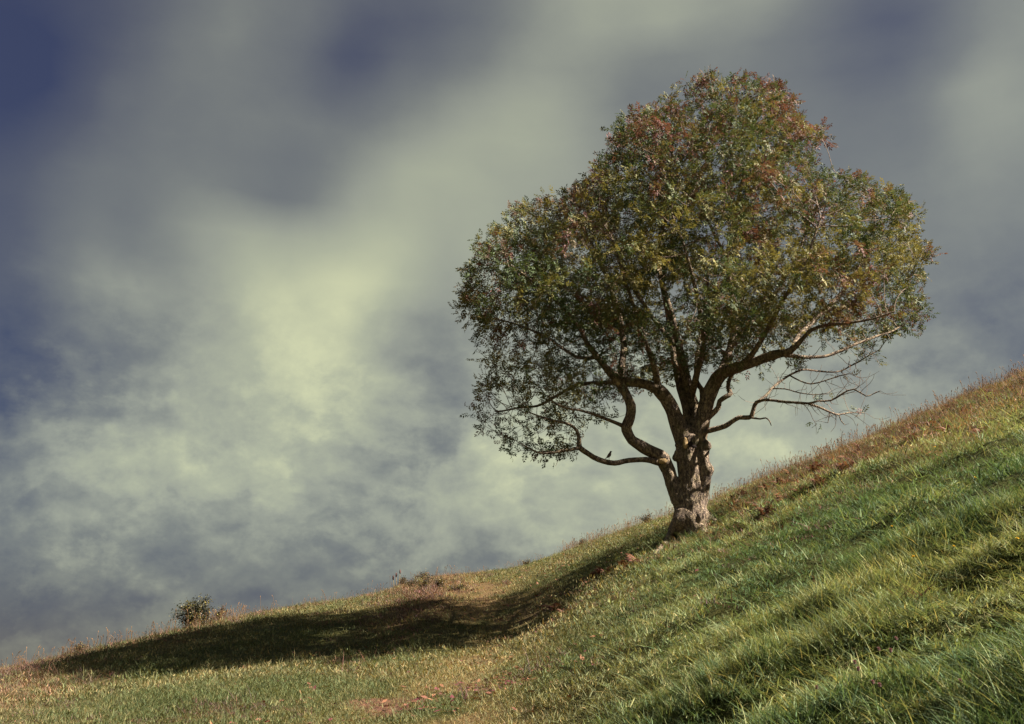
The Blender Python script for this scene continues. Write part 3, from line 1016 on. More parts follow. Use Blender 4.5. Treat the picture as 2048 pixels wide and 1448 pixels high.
# pale scars where limbs were lost, and the dark rot hole
def blob_part(name, px, py, dy, rx, rz, mat, squash=.45):
    p = tp(px, py, dy)
    bmx = bmesh.new()
    bmesh.ops.create_icosphere(bmx, subdivisions=3, radius=1)
    k = mpp(p)
    for vtx in bmx.verts:
        f_ = 1 + .35 * (float(fbm(vtx.co.x * 2.1 + px, vtx.co.z * 2.1 + vtx.co.y, 401, 2)) - .5)
        vtx.co = Vector((vtx.co.x * rx * k * f_, vtx.co.y * rx * k * squash * f_, vtx.co.z * rz * k * f_)) + Vector(p) - T0
    me_ = bpy.data.meshes.new(name)
    bmx.to_mesh(me_)
    bmx.free()
    me_.polygons.foreach_set('use_smooth', np.ones(len(me_.polygons), bool))
    me_.materials.append(mat)
    return link(name, me_, tree)


blob_part('branch_scar', 1325, 922, -.22, 9, 6, M_SCAR)
blob_part('branch_scar', 1371, 836, .18, 5, 5, M_SCAR)
blob_part('branch_scar', 1371, 886, -.23, 5, 11, M_SCAR)
blob_part('branch_scar', 1236, 767, -.75, 4, 4, M_SCAR)
h_ = blob_part('rot_hole', 1381, 888, -.26, 5, 6, M_HOLE, .3)
blob_part('rot_hole', 1388, 893, -.25, 5, 3, M_HOLE, .3)

# crown shape: outline seen in the photograph, given depth
OUT = np.array([(1030, 915), (960, 885), (938, 850), (940, 780), (965, 725), (950, 675), (922, 645), (908, 595), (925, 535), (955, 485), (985, 432), (1035, 402), (1100, 388),
                (1150, 362), (1200, 328), (1222, 290), (1232, 228), (1290, 208), (1335, 190), (1360, 155), (1420, 142), (1480, 140), (1560, 162), (1598, 200), (1608, 245),
                (1655, 258), (1650, 290), (1632, 322), (1700, 332), (1760, 360), (1815, 380), (1840, 425), (1850, 480), (1874, 505), (1848, 560), (1864, 622), (1835, 675),
                (1760, 690), (1690, 700), (1600, 715), (1540, 735), (1470, 752), (1400, 765), (1330, 768), (1285, 778), (1250, 830), (1180, 862), (1140, 905), (1085, 942)], float)


def in_poly(x, y, P=OUT):
    x, y = np.asarray(x, float), np.asarray(y, float)
    ins = np.zeros(x.shape, bool)
    j = len(P) - 1
    for i in range(len(P)):
        xi, yi, xj, yj = P[i][0], P[i][1], P[j][0], P[j][1]
        c = ((yi > y) != (yj > y)) & (x < (xj - xi) * (y - yi) / (yj - yi + 1e-9) + xi)
        ins ^= c
        j = i
    return ins


def edge_dist(x, y, P=OUT):
    best = np.full(np.shape(x), 1e9)
    for i in range(len(P)):
        a, b = P[i], P[(i + 1) % len(P)]
        ab = b - a
        t = np.clip(((x - a[0]) * ab[0] + (y - a[1]) * ab[1]) / (ab @ ab), 0, 1)
        best = np.minimum(best, np.hypot(x - a[0] - t * ab[0], y - a[1] - t * ab[1]))
    return best


GAPS = [(1330, 600, 42, 60, .2), (1440, 480, 36, 36, .25), (1600, 300, 30, 22, .3), (1245, 700, 26, 30, .35), (1560, 690, 50, 14, .3), (1175, 705, 34, 20, .3), (1390, 620, 22, 26, .3)]


def leafiness(px, py):
    k = np.ones(np.shape(px))
    for gx_, gy_, sx_, sy_, v_ in GAPS:
        k = np.where(((px - gx_) / sx_) ** 2 + ((py - gy_) / sy_) ** 2 < 1, v_, k)
    return k


cl = []
# first the rim, so that the outline is filled all the way round
ctr = OUT.mean(0)
for i in range(len(OUT)):
    a, b = OUT[i], OUT[(i + 1) % len(OUT)]
    for t in np.arange(0, 1, 46. / max(46., np.hypot(*(b - a)))):
        q = a + (b - a) * t
        if q[1] > 690 and q[0] > 1240:
            continue
        nrm = np.array([-(b - a)[1], (b - a)[0]])
        nrm = nrm / np.hypot(*nrm)
        q = q + nrm * 26
        if not in_poly(q[:1], q[1:])[0]:
            q = q - nrm * 52
        if not in_poly(q[:1], q[1:])[0]:
            continue
        p = tp(q[0], q[1], RNG.normal() * .5)
        if all(np.linalg.norm(p - c[0]) > .42 for c in cl):
            cl.append((p, .36))
# leaf masses that stand out in the photograph: hanging in front of the fork, and the drooping sprays on the left
for x_, y_, dy_, r_ in ((1340, 655, -2.1, .55), (1300, 695, -1.7, .5), (1375, 700, -1.8, .55), (1425, 715, -1.5, .45), (1255, 672, -1.9, .5), (1475, 690, -1.9, .5),
                        (1530, 652, -2.3, .6), (1400, 655, -2.4, .5), (1010, 790, -.6, .5), (978, 838, .2, .4), (1060, 772, .6, .5), (1100, 835, -.9, .45), (1040, 868, -.5, .4),
                        (1150, 805, -.8, .45), (1000, 722, .5, .5), (1090, 900, -1.2, .3), (1200, 800, .2, .4), (1085, 725, -1.0, .5), (1150, 750, .9, .5), (1450, 600, -2.6, .6), (1290, 600, -2.4, .5)):
    cl.append((tp(x_, y_, dy_), r_))
tries = 0
while len(cl) < 360 and tries < 60000:
    tries += 1
    x_, y_ = 905 + 975 * RNG.random(), 138 + 800 * RNG.random()
    if not in_poly(np.array([x_]), np.array([y_]))[0]:
        continue
    ed = float(edge_dist(np.array([x_]), np.array([y_]))[0])
    if ed < 14:
        continue
    hd = 3.4 * math.sqrt(max(0.0, 1 - (1 - min(ed / 250., 1)) ** 2))
    if y_ > 780:
        hd = min(hd, 1.6)
    s_ = (RNG.random() * 2 - 1)
    s_ = math.copysign(abs(s_) ** .7, s_)
    if s_ < 0:
        hd *= min(1.0, max(.5, (790 - y_) / 220.))        # the underside of the crown stays level towards the viewer
    if RNG.random() > float(leafiness(np.array([x_]), np.array([y_]))[0]):
        continue
    p = tp(x_, y_, hd * s_)
    # keep the pixel while the depth changes
    if all(np.linalg.norm(p - c[0]) > .64 for c in cl):
        cl.append((p, min(ed * mpp(p) + .12, .50 + .32 * RNG.random())))
att = []
for p, r in cl:
    n = int(22 + 30 * r)
    d = RNG.normal(size=(n, 3))
    d /= np.linalg.norm(d, axis=1)[:, None]
    q_ = p + d * (r * RNG.random(n) ** .45)[:, None] * np.array([1.1, 1.1, .85])
    X_, Y_ = project(q_)
    q_ = q_[in_poly(X_, Y_) | (RNG.random(n) < .10)]
    att.append(q_)
# extra sprays just outside the outline so that it frays
att = np.concatenate(att)
# a few lures for the bare twigs at the lower right and the sprays at the lower left
BARE = np.array([(1450, 770), (1560, 740), (1660, 740), (1765, 700), (1770, 775), (1740, 850), (1640, 850), (1500, 850), (1450, 820)], float)
bx_ = np.stack([1440 + 330 * RNG.random(900), 700 + 160 * RNG.random(900)], 1)
bx_ = bx_[in_poly(bx_[:, 0], bx_[:, 1], BARE)][:150]
att = np.concatenate([att, np.array([tp(a, b, (RNG.random() - .65) * 1.8) for a, b in bx_])])

nodes = np.array(nodes)
nrad = np.array(nrad)
par = np.array(par)
n_limb = len(nodes)
STEP, INFL, KILL = .15, 2.6, .24
can_root = np.ones(n_limb, bool)
X_, Y_ = project(nodes)
can_root &= (nrad < .16) & ~((Y_ > 830) & (X_ > 1180) & (X_ < 1500))
cand = np.where(can_root)[0]
nd_ = np.full(len(att), 1e9)
ni_ = np.zeros(len(att), int)
for s0 in range(0, len(cand), 400):
    c_ = cand[s0:s0 + 400]
    D = np.linalg.norm(att[:, None] - nodes[c_][None], axis=2)
    k = D.argmin(1)
    dm = D[np.arange(len(att)), k]
    m = dm < nd_
    nd_[m] = dm[m]
    ni_[m] = c_[k[m]]
pos = list(nodes)
parent = list(par)
alive = np.ones(len(att), bool)
grown = {}
for it in range(70):
    act = alive & (nd_ < INFL)
    if not act.any():
        break
    ids = np.where(act)[0]
    new = []
    order = np.argsort(ni_[ids], kind='stable')
    ids = ids[order]
    brk = np.where(np.diff(ni_[ids]) > 0)[0] + 1
    for grp in np.split(ids, brk):
        b = int(ni_[grp[0]])
        p = pos[b]
        v_ = att[grp] - p
        v_ /= np.linalg.norm(v_, axis=1)[:, None] + 1e-9
        d = v_.sum(0)
        ln = np.linalg.norm(d)
        if ln < 1e-6:
            continue
        d = d / ln
        if b >= n_limb and parent[b] >= 0:
            back = p - pos[parent[b]]
            d = d + .45 * back / (np.linalg.norm(back) + 1e-9)
        d = d + RNG.normal(size=3) * .22 + np.array([0, 0, .05])
        d /= np.linalg.norm(d)
        cnt = grown.get(b, 0)
        if cnt >= 3:
            alive[grp[np.argmin(nd_[grp])]] = False
            continue
        grown[b] = cnt + 1
        new.append(len(pos))
        pos.append(p + d * STEP)
        parent.append(b)
    if not new:
        continue
    NP = np.array([pos[i] for i in new])
    ai = np.where(alive)[0]
    D = np.linalg.norm(att[ai][:, None] - NP[None], axis=2)
    k = D.argmin(1)
    dm = D[np.arange(len(ai)), k]
    m = dm < nd_[ai]
    nd_[ai[m]] = dm[m]
    ni_[ai[m]] = np.array(new)[k[m]]
    alive &= nd_ > KILL
pos = np.array(pos)
parent = np.array(parent)
X_, Y_ = project(pos)
okp = in_poly(X_, Y_) | in_poly(X_, Y_, BARE) | (edge_dist(X_, Y_) < 16)
okp[:n_limb] = True
remap = np.full(len(pos), -1)
keep_ = []
for i in range(len(pos)):
    if okp[i] and (i < n_limb or remap[parent[i]] >= 0):
        remap[i] = len(keep_)
        keep_.append(i)
parent = np.array([remap[parent[i]] if i >= n_limb else -1 for i in keep_])
pos = pos[keep_]
N_ = len(pos)
kids = [[] for _ in range(N_)]
for i in range(n_limb, N_):
    kids[parent[i]].append(i)
EXP = 2.3
acc_ = np.zeros(N_)
for i in range(N_ - 1, n_limb - 1, -1):
    acc_[i] = max(acc_[i], .0042 ** EXP)
    acc_[parent[i]] += acc_[i]
rad_ = np.maximum(acc_, 1e-9) ** (1 / EXP)
rad_[:n_limb] = nrad
for i in range(n_limb, N_):
    rad_[i] = min(rad_[i], rad_[parent[i]] * (.8 if parent[i] < n_limb else 1.0))
TW = Tubes()
size_ = np.ones(N_)
for i in range(N_ - 1, n_limb - 1, -1):
    size_[parent[i]] += size_[i]
starts = [i for i in range(n_limb, N_) if parent[i] < n_limb or i != max(kids[parent[i]], key=lambda k: size_[k])]
for s0 in starts:
    ch = [parent[s0], s0]
    while kids[ch[-1]]:
        ch.append(max(kids[ch[-1]], key=lambda k: size_[k]))
    rr = rad_[ch].copy()
    rr[0] = min(rr[0], rr[1] * 1.25)
    P_ = pos[ch].copy()
    if len(P_) > 4:
        P_[1:-1] = .25 * P_[:-2] + .5 * P_[1:-1] + .25 * P_[2:]
    rr[-1] *= .5
    TW.add(P_ - np.array(T0), rr, 5 if rr.max() > .015 else 3)
# whippy bare twiglets on the leafless lower limbs
for key in ('I', 'I2', 'I3', 'I4', 'I5', 'C', 'C2', 'J', 'H3'):
    path = limb_path(LIMBS[key], .1)
    for i in range(4, len(path)):
        if RNG.random() < (.55 if key[0] == 'I' else .22) and path[i, 3] < .05:
            d = path[i, :3] - path[i - 1, :3]
            d /= np.linalg.norm(d)
            d = d + RNG.normal(size=3) * .75
            d /= np.linalg.norm(d)
            p = path[i, :3].copy()
            L = .25 + .55 * RNG.random()
            pl = [p.copy()]
            for s_ in range(6):
                d = d + RNG.normal(size=3) * .22 + np.array([0, 0, .07 if s_ > 2 else -.06])
                d /= np.linalg.norm(d)
                p = p + d * L / 6
                pl.append(p.copy())
            r0 = min(path[i, 3] * .5, .0085)
            TW.add(np.array(pl) - np.array(T0), np.linspace(r0, .003, 7), 3)
tw = link('branches', TW.mesh('branches', M_TWIG), tree)
tag(tw, 'fine dark branches and twigs threading through the crown', kind='stuff')

# leaves: pinnate, nine leaflets each
def leaf_cloud(base, dirs, length, tint, leaflets=4, wid=.30, name='leaves', mat=None, droop=.5):
    n = len(base)
    d = dirs / (np.linalg.norm(dirs, axis=1)[:, None] + 1e-9)
    upv = np.tile([0, 0, 1.0], (n, 1)) + RNG.normal(size=(n, 3)) * .55
    s = np.cross(d, upv)
    s /= np.linalg.norm(s, axis=1)[:, None] + 1e-9
    nn = np.cross(s, d)
    V, C = [], []
    L = length[:, None]
    spots = [(t, sd) for t in np.linspace(.28, .88, leaflets) for sd in (-1, 1)] + [(.95, 0)]
    for t, sd in spots:
        org = base + d * L * t - nn * L * droop * .25 * t * t
        if sd:
            ld = s * sd * .80 + d * .62 - nn * .22 + RNG.normal(size=(n, 3)) * .18
        else:
            ld = d - nn * .25 + RNG.normal(size=(n, 3)) * .12
        ld /= np.linalg.norm(ld, axis=1)[:, None]
        ln = L * (.36 - .10 * abs(t - .55)) * (.8 + .4 * RNG.random((n, 1)))
        sv = np.cross(ld, nn + RNG.normal(size=(n, 3)) * .30)
        sv /= np.linalg.norm(sv, axis=1)[:, None] + 1e-9
        w_ = ln * wid * .5
        mid = org + ld * ln * .48
        q_ = np.stack([org, mid + sv * w_, org + ld * ln - nn * ln * .12, mid - sv * w_], 1)
        V.append(q_)
        c = tint * (.82 + .36 * RNG.random((n, 1)))
        C.append(np.repeat(c[:, None], 4, 1))
    V = np.concatenate(V).reshape(-1, 3)
    C = np.concatenate(C).reshape(-1, 3)
    me_ = mesh_np(name, V, np.arange(len(V)).reshape(-1, 4), mat, smooth=False)
    a_ = me_.color_attributes.new('tint', 'FLOAT_COLOR', 'POINT')
    a_.data.foreach_set('color', np.hstack([C, np.ones((len(C), 1))]).astype(np.float32).ravel())
    return me_


tipn = np.array([i for i in range(n_limb, N_) if size_[i] <= 9])
X_, Y_ = project(pos[tipn])
bare = in_poly(X_, Y_, BARE) & (Y_ > 735)
lowleft = (Y_ > 790) & (X_ < 1260)
prob = np.where(bare, .05, np.where(lowleft, .6, 1.0)) * (.35 + .65 * leafiness(X_, Y_))
# leaves between sun and bole thinned out: an added gap to light the bole
sd_ = np.array(SUN_DIR)
back_ = pos[tipn] - sd_ * ((pos[tipn][:, 0] - TREE[0]) / sd_[0])[:, None]
thin = (pos[tipn][:, 0] > TREE[0] + .3) & (np.abs(back_[:, 1] - TREE[1]) < .5) & (back_[:, 2] > TREE[2] - .3) & (back_[:, 2] < TREE[2] + 2.1)
prob = prob * np.where(thin, .12, 1.0)
rep = np.where(RNG.random(len(tipn)) < prob, 1, 0) * (RNG.integers(2, 5, len(tipn)) + np.where(Y_ < 660, RNG.integers(1, 4, len(tipn)), 0))
LB = np.repeat(tipn, rep)
n = len(LB)
out = pos[LB] - pos[parent[LB]]
out /= np.linalg.norm(out, axis=1)[:, None] + 1e-9
dirs = out * .9 + RNG.normal(size=(n, 3)) * .75 + np.array([0, 0, .18])
base = pos[LB] - out * (RNG.random((n, 1)) * STEP) + RNG.normal(size=(n, 3)) * .05
# autumn colour: green inside and low, yellow and rust towards the sunny outside and the top
bc = pos[LB]
m1 = fbm(bc[:, 0] * .9 + bc[:, 1] * .5, bc[:, 2] * .9 - bc[:, 1] * .4, 501, 3)
m2 = fbm(bc[:, 0] * 1.4 - bc[:, 1] * .5, bc[:, 2] * 1.4 + bc[:, 1] * .6, 511, 3)
X_, Y_ = project(bc)
ed = edge_dist(X_, Y_)
outer = sstep(170, 10, ed)
hi = sstep(8.0, 14.0, bc[:, 2])
yel = sstep(.38, .66, m1 - .10 * sstep(11., 14., bc[:, 2]) + .30 * (RNG.random(n) - .5))[:, None]
red = .9 * sstep(.61, .95, m2 + .10 * hi + .12 * outer + .42 * (RNG.random(n) - .5))[:, None]
tint = np.array([.066, .094, .044]) * (1 - yel) + np.array([.205, .185, .070]) * yel
tint = tint * (1 - red) + np.array([.165, .066, .074]) * red
tint = tint * (.75 + .5 * RNG.random((n, 1)))
crown_me = leaf_cloud(base - np.array(T0), dirs, .14 + .09 * RNG.random(n), tint, 4, .40, 'crown', M_LEAF)
cr = link('crown', crown_me, tree)
tag(cr, 'dense autumn foliage of small green, yellow and rust leaves', kind='stuff')
print('TREE nodes', N_, 'limb', n_limb, 'clusters', len(cl), 'leaves', n, 'attractors left', int(alive.sum()))


# ------------------------------------------------------------------ a small bird on the long low limb
def bird_mesh():
    # rings along the spine: (forward, up, half width, half height)
    rings = [(-.085, -.030, .004, .002), (-.070, -.022, .009, .003), (-.045, -.008, .011, .005), (-.028, .004, .016, .014), (-.010, .018, .024, .024),
             (.008, .036, .028, .029), (.020, .056, .025, .026), (.026, .072, .019, .019), (.031, .084, .018, .018), (.037, .094, .017, .016),
             (.046, .099, .011, .011), (.051, .099, .004, .004)]
    T_ = Tubes()
    vs_, fs_ = [], []
    S_ = 12
    for i, (f_, u_, a_, b_) in enumerate(rings):
        f0, u0 = rings[max(i - 1, 0)][:2]
        f1, u1 = rings[min(i + 1, len(rings) - 1)][:2]
        t_ = np.array([f1 - f0, u1 - u0])
        t_ /= np.linalg.norm(t_)
        for k in range(S_):
            an = 2 * math.pi * k / S_
            vs_.append((f_ - t_[1] * b_ * math.sin(an), a_ * math.cos(an), u_ + t_[0] * b_ * math.sin(an)))
    for i in range(len(rings) - 1):
        for k in range(S_):
            fs_.append([i * S_ + k, i * S_ + (k + 1) % S_, (i + 1) * S_ + (k + 1) % S_, (i + 1) * S_ + k])
    fs_.append(list(range(S_))[::-1])
    fs_.append([(len(rings) - 1) * S_ + k for k in range(S_)])
    return mesh_np('body', vs_, fs_, M_BIRD)


pc = limb_path(LIMBS['C'], .02)
X_, Y_ = project(pc[:, :3])
ib = int(np.argmin(np.abs(X_ - 1218)))
bp_ = pc[ib, :3] + np.array([0, 0, pc[ib, 3] + .045])
bird = empty('bird', bp_, math.radians(-20))
tag(bird, 'small dark bird perched upright on the long low left limb', 'bird')
bird.scale = (1.15, 1.15, 1.15)
link('body', bird_mesh(), bird)
T = Tubes()
T.add([(.050, 0, .099), (.058, 0, .097), (.064, 0, .096)], [.0045, .003, .0006], 6)
link('beak', T.mesh('beak', M_BEAK), bird)
for s_ in (-1, 1):
    T = Tubes()
    T.add([(.002, s_ * .010, .016), (.004, s_ * .011, -.012), (.000, s_ * .011, -.042), (.014, s_ * .012, -.046)], [.005, .0025, .0022, .0015], 5)
    link('leg', T.mesh('leg', M_BEAK), bird)
    vs_ = [(.018, s_ * .027, .052), (.000, s_ * .0295, .046), (-.030, s_ * .020, .004), (-.056, s_ * .010, -.016), (-.030, s_ * .0225, -.002), (-.004, s_ * .0275, .016), (.014, s_ * .0285, .032)]
    link('wing', mesh_np('wing', vs_ + [(a, b + s_ * .003, c) for a, b, c in vs_], [list(range(7)), list(range(13, 6, -1))] + [[i, (i + 1) % 7, 7 + (i + 1) % 7, 7 + i] for i in range(7)], M_SEED), bird)


# ------------------------------------------------------------------ shrubs on the crest
def shrub(name, label, px, py, height, width, n_stem, tint0, group=None, back=.5, leaf=.07, dens=1.0, cat='shrub'):
    g = ground_hit(px, py)
    y = g[1] + back
    x = g[0] * y / g[1]
    base = np.array([x, y, float(ground_z(x, y)) - .03])
    root = tag(empty(name, base), label, cat, group)
    T_ = Tubes()
    B_, D_ = [], []
    for k in range(n_stem):
        a_ = RNG.random() * 2 * math.pi
        d = np.array([math.cos(a_) * width / height * (.3 + RNG.random()), math.sin(a_) * width / height * .8 * RNG.random(), 1.0])
        d /= np.linalg.norm(d)
        L = height * (.55 + .5 * RNG.random())
        p = np.array([RNG.normal() * width * .10, RNG.normal() * width * .08, 0.0])
        pl = [p.copy()]
        for q_ in range(8):
            d = d + RNG.normal(size=3) * .16
            d /= np.linalg.norm(d)
            p = p + d * L / 8
            pl.append(p.copy())
            if q_ >= 1:
                for _ in range(int(4 * dens) + 1):
                    B_.append(p + RNG.normal(size=3) * .015)
                    D_.append(d * .6 + RNG.normal(size=3) * .7)
            if q_ in (2, 4, 5):
                d2 = d + RNG.normal(size=3) * .7
                d2 /= np.linalg.norm(d2)
                e_ = p + d2 * L * .28
                T_.add([p, .5 * (p + e_) + RNG.normal(size=3) * .01, e_], [.006, .005, .002], 4)
                for w_ in (.4, .7, 1.0):
                    for _ in range(int(3 * dens) + 1):
                        B_.append(p + (e_ - p) * w_ + RNG.normal(size=3) * .015)
                        D_.append(d2 * .6 + RNG.normal(size=3) * .7)
        T_.add(pl, np.linspace(.012, .003, 9), 5)
    link('stems', T_.mesh('stems', M_TWIG), root)
    n = len(B_)
    tt_ = np.array(tint0) * (.6 + .8 * RNG.random((n, 1)))
    yl = RNG.random(n) < .12
    tt_[yl] = np.array([.24, .20, .05])
    fo = link('foliage', leaf_cloud(np.array(B_), np.array(D_), leaf * (.8 + .6 * RNG.random(n)), tt_, 1, .62, 'foliage', M_SHRUB), root)
    tag(fo, kind='stuff')
    return root


shrub('shrub', 'dark leafy shrub standing alone on the left crest against the sky', 392, 1247, .92, 1.15, 30, (.036, .040, .024), back=.6, leaf=.13)
shrub('sapling', 'tiny leafy sapling on the crest right beside the dark shrub', 441, 1236, .50, .16, 4, (.09, .06, .05), back=.4, leaf=.11)
shrub('weed_clump', 'low dark clump of weeds where the left crest dips away', 160, 1304, .38, .30, 9, (.05, .04, .03), back=.0, leaf=.08, cat='weeds')
for px_, py_, h__, w__ in ((806, 1168, .45, .28), (842, 1160, .50, .30), (834, 1172, .42, .45), (848, 1178, .40, .30), (875, 1174, .30, .35), (912, 1180, .22, .5)):
    shrub('bramble', 'low dark bramble bush on the brown knoll beyond the hollow', px_, py_, h__, w__, 8, (.05, .045, .03), 'brambles on the knoll', back=0, leaf=.09, dens=.7)
shrub('bramble', 'small dark bramble on the skyline where the knoll meets the main slope', 1052, 1126, .35, .3, 8, (.05, .045, .03), back=0, leaf=.09, dens=.7)
shrub('bramble', 'small dark bramble on the skyline midway between knoll and tree', 1165, 1086, .35, .22, 8, (.05, .045, .03), back=0, leaf=.09, dens=.7)
shrub('bramble', 'small dark bramble on the skyline just behind the tree trunk', 1295, 1040, .4, .22, 8, (.05, .045, .03), back=0, leaf=.09, dens=.7)


def seed_plant(px, py, h_, lean):
    g = ground_hit(px, py)
    root = tag(empty('thistle', g), 'dried thistle stalk with a dark head on the knoll edge', 'thistle', 'dried thistles on the knoll')
    T_ = Tubes()
    top = np.array([lean * h_, 0, h_])
    T_.add([(0, 0, -.03), top * .5 + np.array([.02, 0, 0]), top], [.010, .009, .007], 5)
    link('stem', T_.mesh('stem', M_STEM), root)
    bm_ = bmesh.new()
    bmesh.ops.create_icosphere(bm_, subdivisions=2, radius=1)
    for v_ in bm_.verts:
        k_ = 1 + .5 * (RNG.random() - .5)
        v_.co = Vector((v_.co.x * .036 * k_, v_.co.y * .036 * k_, v_.co.z * .085 * k_)) + Vector(top) + Vector((0, 0, .06))
    me_ = bpy.data.meshes.new('seed_head')
    bm_.to_mesh(me_)
    bm_.free()
    me_.materials.append(M_SEED)
    link('seed_head', me_, root)


seed_plant(787, 1178, .42, -.05)
seed_plant(796, 1174, .58, .10)
seed_plant(791, 1176, .50, .02)


# ------------------------------------------------------------------ bracken
def frond_mesh(seed, L):
    r = np.random.default_rng(seed)
    t = np.linspace(0, 1, 9)
    spine = np.stack([L * (t * .75 + .12 * t * t), .03 * np.sin(3 * t + seed) * L, L * (.75 * t - .62 * t * t)], 1)
    vs_, fs_ = [], []
    for i in range(8):
        a, b = spine[i], spine[i + 1]
        k = len(vs_)
        w_ = .006
        vs_ += [a + [0, w_, 0], a - [0, w_, 0], b - [0, w_ * .8, 0], b + [0, w_ * .8, 0]]
        fs_.append([k, k + 1, k + 2, k + 3])
    for i in np.linspace(.22, .97, 13):
        p = np.array([np.interp(i, t, spine[:, c]) for c in range(3)])
        wl = L * .42 * (1 - i) ** .75 + .02
        for sd in (-1, 1):
            d = np.array([.45 + .2 * r.normal(), sd, -.25 + .25 * r.normal()])
            d /= np.linalg.norm(d)
            e_ = p + d * wl
            m_ = p + d * wl * .45
            ww = np.array([1, 0, .3]) * wl * .13
            k = len(vs_)
            vs_ += [p, m_ + ww, e_ + np.array([0, 0, -.02]), m_ - ww]
            fs_.append([k, k + 1, k + 2, k + 3])
    return mesh_np('frond', np.array(vs_), fs_, M_FERN, smooth=False)


def fern_color(N):
    n_ = N.noise(N.n('ShaderNodeTexCoord').outputs['Object'], 18, 3, .6).outputs[0]
    oi = N.n('ShaderNodeObjectInfo').outputs['Random']
    c = N.ramp(N.math('ADD', N.math('MULTIPLY', n_, .6), N.math('MULTIPLY', oi, .5)),
               [(.25, (.055, .022, .025)), (.5, (.13, .050, .040)), (.8, (.24, .115, .065))])
    return c


M_FERN = plant_material('bracken', fern_color, .7, .25, .2)
FRONDS = [frond_mesh(600 + i, .26 + .05 * i) for i in range(4)]
spots = [(1505, 1024), (1520, 1018), (1535, 1022), (1512, 1010), (1528, 1030), (1549, 1014), (1496, 1034), (1470, 1000), (1488, 990), (1540, 985), (1565, 970), (1602, 985), (1580, 950),
         (1630, 945), (1660, 925), (1700, 920), (1725, 900), (1760, 895), (1790, 880), (1820, 880), (1835, 862), (1690, 940), (1870, 850), (1450, 1042),
         (1270, 1128), (1250, 1136), (1225, 1148), (1210, 1150), (1190, 1158), (1640, 970), (1745, 925), (1930, 830), (1960, 870), (1905, 870), (1130, 1228), (1115, 1222), (1560, 1000)]
for k, (a, b) in enumerate(spots):
    g = ground_hit(a, b)
    g[2] -= .02
    if a < 1400:
        lab, grp = 'rust brown bracken fern in the band of litter below the tree', 'bracken below the tree'
    elif a < 1570 and b > 980:
        lab, grp = 'dark red bracken fern in the dense patch just upslope of the trunk', 'bracken patch beside the trunk'
    else:
        lab, grp = 'rust brown bracken fern scattered on the dry upper slope near the skyline', 'bracken on the dry upper slope'
    f = tag(empty('bracken_fern', g, RNG.random() * 6.28), lab, 'fern', grp)
    sc_ = .5 + .45 * RNG.random()
    f.scale = (sc_, sc_, sc_)
    nf = int(RNG.integers(4, 7))
    for j in range(nf):
        o = link('frond', FRONDS[int(RNG.integers(0, 4))], f)
        o.rotation_euler = (0, -.15 - .55 * RNG.random(), 6.28 * (j + .6 * RNG.random()) / nf)


# ------------------------------------------------------------------ flowers in the long grass
def flower_parts(h_):
    T_ = Tubes()
    T_.add([(0, 0, -.02), (.01, 0, h_ * .5), (0, 0, h_)], [.0025, .0022, .002], 5)
    st = T_.mesh('stem', M_GREENSTEM)
    vs_, fs_ = [], []
    for ring, (n_, r_, z_) in enumerate(((14, .021, .002), (11, .014, .006), (7, .008, .009))):
        for k_ in range(n_):
            a_ = 6.283 * (k_ + .5 * ring) / n_
            ca_, sa_ = math.cos(a_), math.sin(a_)
            b_ = len(vs_)
            w_ = .0035
            vs_ += [(0, 0, h_), (ca_ * r_ * .7 - sa_ * w_, sa_ * r_ * .7 + ca_ * w_, h_ + z_), (ca_ * r_, sa_ * r_, h_ + z_), (ca_ * r_ * .7 + sa_ * w_, sa_ * r_ * .7 - ca_ * w_, h_ + z_)]
            fs_.append([b_, b_ + 1, b_ + 2, b_ + 3])
    return st, mesh_np('flower_head', np.array(vs_), fs_, M_YELLOW, smooth=False)


FST, FHD = flower_parts(.17)
for a, b in ((1897, 1125), (1835, 1150), (1783, 1080), (1871, 905), (1941, 975), (2026, 1110)):
    g = ground_hit(a, b + 8)
    f = tag(empty('dandelion', g, RNG.random() * 6), 'small yellow dandelion standing in the long slope grass', 'flower', 'yellow dandelions in the long grass')
    link('stem', FST, f)
    o = link('flower_head', FHD, f)
    f.rotation_euler = (.15 * RNG.normal() + .25, .15 * RNG.normal(), RNG.random())
    sc_ = .7 + .25 * RNG.random()
    f.scale = (sc_, sc_, sc_)

M_PINK = simple_mat('faded_pink_petals', (.22, .11, .13), (.36, .20, .20), 80, .8)
T = Tubes()
T.add([(0, 0, -.02), (-.01, 0, .08), (0, 0, .16)], [.0025, .0022, .002], 5)
CST = T.mesh('stem', M_GREENSTEM)
vs_, fs_ = [], []
for k in range(46):
    z_ = 1 - 2 * (k + .5) / 46
    a_ = k * 2.39996
    r_ = math.sqrt(1 - z_ * z_)
    d = np.array([r_ * math.cos(a_), r_ * math.sin(a_), z_])
    _, s1, s2 = frame(d)
    b_ = len(vs_)
    o_ = np.array([0, 0, .17])
    vs_ += [o_, o_ + d * .008 + s1 * .003, o_ + d * .014, o_ + d * .008 - s1 * .003]
    fs_.append([b_, b_ + 1, b_ + 2, b_ + 3])
CHD = mesh_np('flower_head', np.array(vs_), fs_, M_PINK, smooth=False)
for a, b in ((1765, 1340), (1717, 1372), (1724, 1385), (1768, 1424), (1932, 1420), (1754, 1415), (1800, 1318), (1790, 1350), (1640, 1425)):
    g = ground_hit(a, b + 25)
    f = tag(empty('clover', g, RNG.random() * 6), 'faded pink clover head in the lush grass at the foot of the slope', 'flower', 'faded clover heads in the lush grass')
    link('stem', CST, f)
    link('flower_head', CHD, f)

